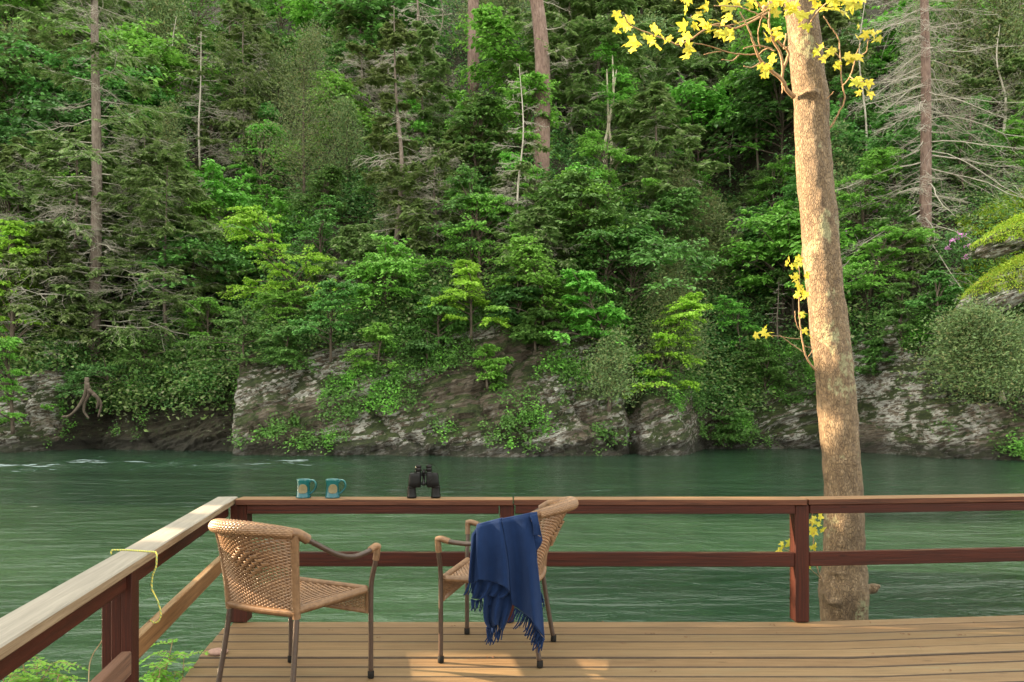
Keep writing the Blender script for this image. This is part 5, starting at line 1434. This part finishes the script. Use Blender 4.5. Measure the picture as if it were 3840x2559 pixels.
def sycamore():
    t = thing("sycamore_tree", SO, 0, "leaning sycamore trunk lit gold, standing just beyond the railing", "tree")
    rg = np.random.default_rng(21)
    vs_ = np.linspace(-60, 2620, 560); n = 72; th = np.arange(n) * 2 * np.pi / n; V = []
    l = np.interp(vs_, prof[:, 0], prof[:, 1]); r = np.interp(vs_, prof[:, 0], prof[:, 2])
    ker = np.ones(13) / 13; l = np.convolve(np.pad(l, 6, 'edge'), ker, 'valid'); r = np.convolve(np.pad(r, 6, 'edge'), ker, 'valid')
    C = np.stack([((l + r) / 2 - 1920) / F * TY0, np.full(len(vs_), TY0), HC - (vs_ - HZ) / F * TY0], 1); rad = (r - l) / 2 / F * TY0
    P = C[:, None] + np.stack([np.cos(th), np.sin(th), 0 * th], 1)[None] * rad[:, None, None]
    Pn = np.stack([np.cos(th)[None] * 1.0 + 0 * rad[:, None], np.sin(th)[None] + 0 * rad[:, None], 0 * rad[:, None] + 0 * th[None]], -1)
    d = .0035 * fbm(P * (26, 26, 12), 4) + .006 * fbm(P * (4, 4, 3), 3)
    def knob(u, v, w, h, amt, s=None):
        c = px(u, v, TY0 - .13); q = (P - c) / np.array([w, .12, h]); return amt * np.exp(-(q ** 2).sum(-1))
    d = d + knob(3052, 350, .035, .03, .028) + knob(3030, 345, .03, .02, .02) + knob(2968, 355, .03, .04, .02) + knob(2984, 525, .02, .03, .012) + knob(3012, 950, .02, .03, .01)
    d = d + knob(3128, 2258, .035, .025, .03) + knob(3110, 2235, .02, .03, .02) + knob(3085, 2210, .02, .06, .02) - knob(3098, 2215, .01, .05, .022) - knob(3140, 2180, .035, .03, .016) + knob(3140, 2150, .05, .01, .010)
    P = P + Pn * (d * 1.35)[..., None]
    P = P - SO
    mb = MB(); i = np.arange(len(vs_) - 1)[:, None] * n; j = np.arange(n)[None]; k = (j + 1) % n
    mb.add(P.reshape(-1, 3), np.stack([i + j, i + n + j, i + n + k, i + k], -1).reshape(-1, 4)); 
    # trunk goes on up out of the picture
    top = C[0] - SO; pp = smoothline([top + (0, 0, -.02), top + (-.05, 0, .6), top + (-.14, .1, 1.6), top + (-.2, .1, 3.2), top + (-.25, .15, 5)], 6); mb.add(*tube(pp, taper(len(pp), rad[0], .05), 24, False))
    mb.build("trunk", M['syc'], t, True)
    sb = MB(); a = px(3240, 2210, TY0 - .02) - SO; sb.add(*tube(smoothline([a, a + (.045, 0, .0), a + (.095, -.01, .018), a + (.11, -.012, .014)], 5), np.linspace(.055, .014, 16) * (1 + .1 * np.sin(np.arange(16))), 12)); sb.build("branch_stub", M['syc'], t, True)
    # lit branches, traced one by one, each at its own depth round the trunk
    def z3(x, y): return (2540 + x / 1.802, y / 1.802)
    def z6(x, y): return (2540 + x / 1.802, 850 + y / 1.802)
    def z2(x, y): return (1200 + x / 1.802, y / 1.802)
    def zb(x, y): return (2540 + x / 1.805, 1690 + y / 1.805)
    bbs = {k: MB() for k in 'ABCD'}; lf = MB()
    def branch(pts, y0, y1, r0, r1):
        n = len(pts); P = smoothline(np.array([px(u, v, y0 + (y1 - y0) * i / (n - 1)) for i, (u, v) in enumerate(pts)]), 6) - SO
        P[1:-1] += rg.normal(size=P[1:-1].shape) * .0015
        k = 'D' if pts[0][1] > 2100 else 'C' if pts[0][1] > 1200 else 'B' if pts[0][0] > 3040 else 'A'
        bbs[k].add(*tube(P, taper(len(P), r0, r1), 7))
    def leafs(pts, y, size, n=3, sp=14):
        sp = sp * 1.5
        for (u, v) in pts:
            for q in range(n):
                p = px(u + rg.normal() * sp, v + rg.normal() * sp, y + rg.normal() * .03) - SO; a = rg.random() * 6.28
                dd = np.array([math.cos(a) * .8, rg.normal() * .4, -.35 + math.sin(a) * .6]); nn = unit(np.array([rg.normal() * .5, -.8, .5 + rg.normal() * .4]))
                syc_leaf(lf, p - dd / np.linalg.norm(dd) * size * .4, size * (.7 + .5 * rg.random()), dd, nn, rg)
    branch([z3(790, 655), z3(740, 610), z3(705, 540), z3(590, 440), z3(545, 375), z3(515, 290), z3(480, 190), z3(420, 80)], 5.85, 5.5, .017, .004)
    branch([z3(530, 368), z3(430, 368), z3(330, 350), z3(200, 308), z3(95, 290)], 5.72, 5.5, .006, .003)
    branch([z3(545, 375), z3(600, 330), z3(660, 345)], 5.7, 5.6, .005, .003)
    branch([z3(295, 350), z3(250, 355), z3(180, 370)], 5.6, 5.55, .004, .003)
    branch([z3(415, 375), z3(370, 410), z3(300, 405)], 5.6, 5.55, .005, .003)
    branch([z3(560, 425), z3(500, 458), z3(450, 448)], 5.65, 5.55, .005, .004)
    branch([z3(640, 330), z3(530, 310), z3(448, 330)], 5.65, 5.55, .006, .004)
    branch([z3(705, 540), z3(712, 450), z3(690, 350), z3(640, 260), z3(620, 150), z3(625, 40), z3(600, -60)], 5.8, 5.6, .011, .006)
    branch([z3(715, 470), z3(752, 360), z3(700, 300), z3(645, 255)], 5.8, 5.7, .012, .007)
    branch([z3(705, 540), z3(710, 600), z3(707, 632)], 5.78, 5.75, .007, .004)
    branch([z3(600, 125), z3(540, 95), z3(420, 50), z3(250, 40)], 5.7, 5.4, .006, .003)
    branch([z3(620, 60), z3(520, 120), z3(400, 160), z3(310, 178), z3(225, 170)], 5.65, 5.4, .006, .003)
    branch([z3(560, 330), z3(545, 230), z3(570, 120), z3(600, 40)], 5.7, 5.6, .005, .003)
    branch([z3(735, 230), z3(720, 330), z3(770, 290)], 5.75, 5.72, .006, .004)
    branch([(2900, 40), (2760, 105), (2680, 92), (2560, 165), (2500, 150), (2430, 125), (2365, 95), (2340, 60)], 5.8, 5.2, .008, .003)
    branch([z3(570, 60), z3(530, 10), z3(500, -40)], 5.7, 5.6, .006, .004)
    branch([z3(580, 62), z3(640, 15), z3(700, -60)], 5.75, 5.8, .02, .03)
    branch([z3(890, 165), z3(950, 80), z3(1020, 10), z3(1060, -40)], 5.76, 5.5, .006, .004)
    branch([z3(1015, 885), z3(1060, 820), z3(1095, 755), z3(1130, 670), z3(1110, 550), z3(1103, 400), z3(1088, 260), z3(1040, 190), z3(988, 110)], 5.85, 5.6, .008, .003)
    branch([z3(1118, 580), z3(1160, 530), z3(1190, 450), z3(1210, 400), z3(1275, 350), z3(1285, 300), z3(1300, 250)], 5.65, 5.5, .005, .003)
    branch([z3(1150, 440), z3(1210, 360), z3(1240, 290)], 5.6, 5.5, .004, .002)
    branch([z3(1165, 515), z3(1220, 555), z3(1260, 550)], 5.6, 5.5, .004, .003)
    branch([z3(1100, 400), z3(1070, 360), z3(1010, 330), z3(970, 310)], 5.65, 5.55, .004, .003)
    branch([z3(1010, 670), z3(1040, 640), z3(1060, 620)], 5.75, 5.7, .004, .002)
    branch([z6(940, 975), z6(900, 930), z6(860, 850), z6(835, 700), z6(822, 560), z6(828, 400), z6(820, 260)], 5.8, 5.6, .008, .003)
    branch([z6(855, 850), z6(780, 800), z6(710, 745), z6(690, 735)], 5.7, 5.6, .004, .002)
    branch([z6(838, 760), z6(760, 755), z6(640, 735)], 5.7, 5.6, .003, .002)
    branch([z6(825, 700), z6(800, 640), z6(795, 572)], 5.7, 5.65, .003, .003)
    branch([z6(885, 880), z6(912, 830), z6(865, 808)], 5.75, 5.7, .003, .002)
    branch([zb(975, 868), zb(955, 820), zb(932, 760)], 5.8, 5.7, .004, .003)
    branch([zb(970, 862), zb(920, 820), zb(890, 790)], 5.8, 5.7, .003, .002)
    branch([zb(955, 830), zb(935, 740), zb(922, 640), zb(920, 560), zb(905, 480), zb(915, 420)], 5.78, 5.6, .004, .002)
    branch([zb(932, 760), zb(830, 720), zb(760, 680), zb(715, 660)], 5.7, 5.6, .003, .002)
    S = .066
    leafs([z2(2050, 130), z2(2085, 170), z2(2110, 260), z2(2190, 225), z2(2240, 230), z2(2330, 270)], 5.3, S, 3)
    leafs([z3(185, 165), z3(150, 190), z3(290, 240), z3(330, 145), z3(50, 320)], 5.45, S, 4, 10)
    leafs([z3(85, 15), z3(380, 20), z3(330, 40), z3(440, 30), z3(160, 50), z3(700, 88), z3(690, 55), z3(640, 20), z3(795, 50), z3(860, 60), z3(930, 45), z3(1070, 75), z3(1060, 20), z3(1160, 45), z3(1220, 12), z3(1005, 5), z3(560, -10), z3(20, 0)], 5.55, S * 1.05, 3, 12)
    leafs([z3(410, 150)], 5.5, S * .6, 2, 6)
    leafs([z3(620, 230), z3(650, 200), z3(700, 240), z3(610, 470), z3(640, 420), z3(600, 500)], 5.6, S * .9, 3, 9)
    leafs([z3(975, 310), z3(970, 380), z3(1050, 325), z3(880, 190), z3(1130, 470), z3(1160, 400), z3(1230, 385), z3(1195, 540), z3(1265, 580), z3(1245, 600), z3(1240, 220), z3(1290, 240), z3(1330, 250)], 5.5, S * .85, 3, 9)
    leafs([z6(790, 238), z6(825, 240), z6(800, 330), z6(830, 425), z6(860, 490), z6(800, 465), z6(850, 300)], 5.6, S * .7, 3, 8)
    leafs([z6(590, 715), z6(570, 700), z6(660, 708), z6(880, 612), z6(880, 715)], 5.6, S * .7, 2, 8)
    leafs([zb(905, 440), zb(965, 462), zb(950, 560), zb(900, 560), zb(905, 520), zb(940, 660), zb(735, 655), zb(690, 665), zb(890, 785)], 5.65, S * .75, 2, 7)
    [q.build("branch", M['twig'], t, True) for q in bbs.values()]; lf.build("leaves", M['sycleaf'], t, False)
sycamore()

# ------------------------------------------------------------------ locust sprigs under the left railing
def locust(root, tips, label, seed):
    rg = np.random.default_rng(seed); O = np.array(root, float); t = thing("locust_sprout", O, 0, label, "plant", "locust sprouts by the deck")
    sb = MB(); lb = MB()
    for (u, v, Y) in tips:
        e = px(u, v, Y) - O; st = smoothline([(0, 0, 0), e * .5 + rg.normal(size=3) * .03, e], 8); sb.add(*tube(st, taper(len(st), .006, .002), 5, False))
        for k in range(7, len(st)):
            if k < 6: continue
            for s in (-1, 1):
                a = rg.random() * 6.28; d = unit(np.array([math.cos(a), math.sin(a) * .8, .25 + rg.normal() * .3])); L = .09 + .06 * rg.random(); m = 8
                b0 = st[k]; rp = np.array([b0 + d * L * q + np.array([0, 0, -.45 * L * q * q]) for q in np.linspace(0, 1, m)]); sb.add(*tube(rp, .0012, 3, False))
                sd = unit(np.cross(d, (0, 0, 1))); dd = unit(np.gradient(rp, axis=0)); P = []; D = []
                for q in range(1, m):
                    for s2 in (-1, 1): P.append(rp[q]); D.append(sd * s2 + dd[q] * .45 + rg.normal(size=3) * .12)
                P.append(rp[-1]); D.append(dd[-1]); P = np.array(P); N = unit(rg.normal(size=P.shape) * .25 + (0, 0, 1)); l = .028 * (.8 + .5 * rg.random(len(P)))
                # rounded leaflets: hexagons
                D = unit(np.array(D)); S = unit(np.cross(D, N)); 
                V = np.stack([P, P + D * l[:, None] * .3 + S * l[:, None] * .2, P + D * l[:, None] * .75 + S * l[:, None] * .2, P + D * l[:, None], P + D * l[:, None] * .75 - S * l[:, None] * .2, P + D * l[:, None] * .3 - S * l[:, None] * .2], 1).reshape(-1, 3)
                lb.add(V, np.arange(len(P) * 6).reshape(-1, 6))
    sb.build("stem", M['twig'], t, True); lb.build("leaves", M['locust'], t)
locust(px(560, 2900, 3.9), [(645, 2415, 3.95), (690, 2470, 4.0), (600, 2510, 3.8), (560, 2545, 3.8), (660, 2520, 3.95), (630, 2480, 3.9), (540, 2580, 3.7), (640, 2570, 3.85), (590, 2590, 3.8)], "bright locust sprout between the left post and the deck edge", 31)
locust(px(80, 2950, 3.6), [(80, 2450, 3.6), (20, 2470, 3.5), (140, 2490, 3.7), (190, 2490, 3.7), (220, 2530, 3.6), (10, 2540, 3.4), (90, 2560, 3.5), (170, 2570, 3.5), (230, 2570, 3.6)], "bright locust sprout at the bottom left corner below the railing", 32)

# ------------------------------------------------------------------ added leaf curtain, out of frame: holes cut in it shape the sun patches
def shade_curtain():
    rg = np.random.default_rng(77); L = np.array(SD)
    ax = np.array([.177, .984, 0.]); ax /= np.linalg.norm(ax); ax = ax - L * ax.dot(L); ax /= np.linalg.norm(ax); up = np.cross(ax, L); up *= np.sign(up[2])
    def ab(p): p = np.asarray(p); return p @ ax, p @ up
    holes = []
    for (x, y, z, ra, rb) in HOLES: a, b_ = ab((x, y, z)); holes.append((a, b_, ra, rb))
    n = 52000
    a = rg.uniform(.2, 10.5, n); b_ = rg.uniform(-1.2, 6.5, n)
    topedge = SH_TOP(a)
    keep = b_ < topedge + .25 * fbm(np.stack([a * 1.3, b_ * 0, a * 0], -1), 3)
    wob = fbm(np.stack([a * 3.1, b_ * 3.1, 0 * a], -1), 3) * .22
    for (ha, hb, ra, rb) in holes:
        q = ((a - ha) / ra) ** 2 + ((b_ - hb) / rb) ** 2
        keep &= q + wob > 1
    a = a[keep]; b_ = b_[keep]
    dist = 12.5 + rg.random(len(a)) * 2.5
    P = a[:, None] * ax + b_[:, None] * up - L * dist[:, None]
    V, Fc = leaves(P, rnd_dir(len(P)), unit(rg.normal(size=P.shape) * .4 + L), .17, .13)
    t = thing("leaf_curtain", (-13.5, 6.5, -.7), 0, "added leaf curtain left of the deck, gaps cut to shape the sun patches", "tree")
    O = np.array([-13.5, 6.5, -.7]); link("crown", mesh_np("crown", V - O, Fc), M['shade'], t)  # flat screen of leaves, left open where sun patches are wanted
    tb = MB(); tb.add(*tube(smoothline([(0, 0, -.3), (.1, 0, 2.5), (0, .2, 5), (.1, .1, 8)], 5), taper(16, .16, .05), 8)); tb.build("trunk", M['bark_grey'], t, True)
# world points that stay in the sun, with half sizes across and up the beam
HOLES = [(-.15, 4.03, .0, .34, .20), (.5, 4.0, 0, .2, .11), (1.15, 4.2, 0, .2, .07), (-.3, 4.6, 0, .12, .06), (.9, 4.72, .0, .14, .10),
         (-1.3, 3.42, .68, .26, .26), (-1.05, 3.36, .50, .24, .22), (-1.0, 3.3, .72, .15, .2),
         (2.38, 5.85, 2.0, .4, .42), (2.42, 5.85, 1.2, .2, .2), (1.8, 4.85, .36, .14, .42),
         (-1.74, 4.1, .77, .5, .05), (0.0, 4.0, .70, .22, .14), (2.4, 5.7, .5, .14, .12)]
def SH_TOP(a):
    # sunlit above: the sycamore's upper trunk and its branches stand clear
    _, b0 = (0, 0)
    L = np.array(SD); up = np.cross(np.array([.177, .984, 0.]), L); up *= np.sign(up[2]); up /= np.linalg.norm(up)
    bt = float(np.array([2.36, 5.8, 2.25]) @ up); return np.where(a > 5.4, bt, bt + .0)
shade_curtain()
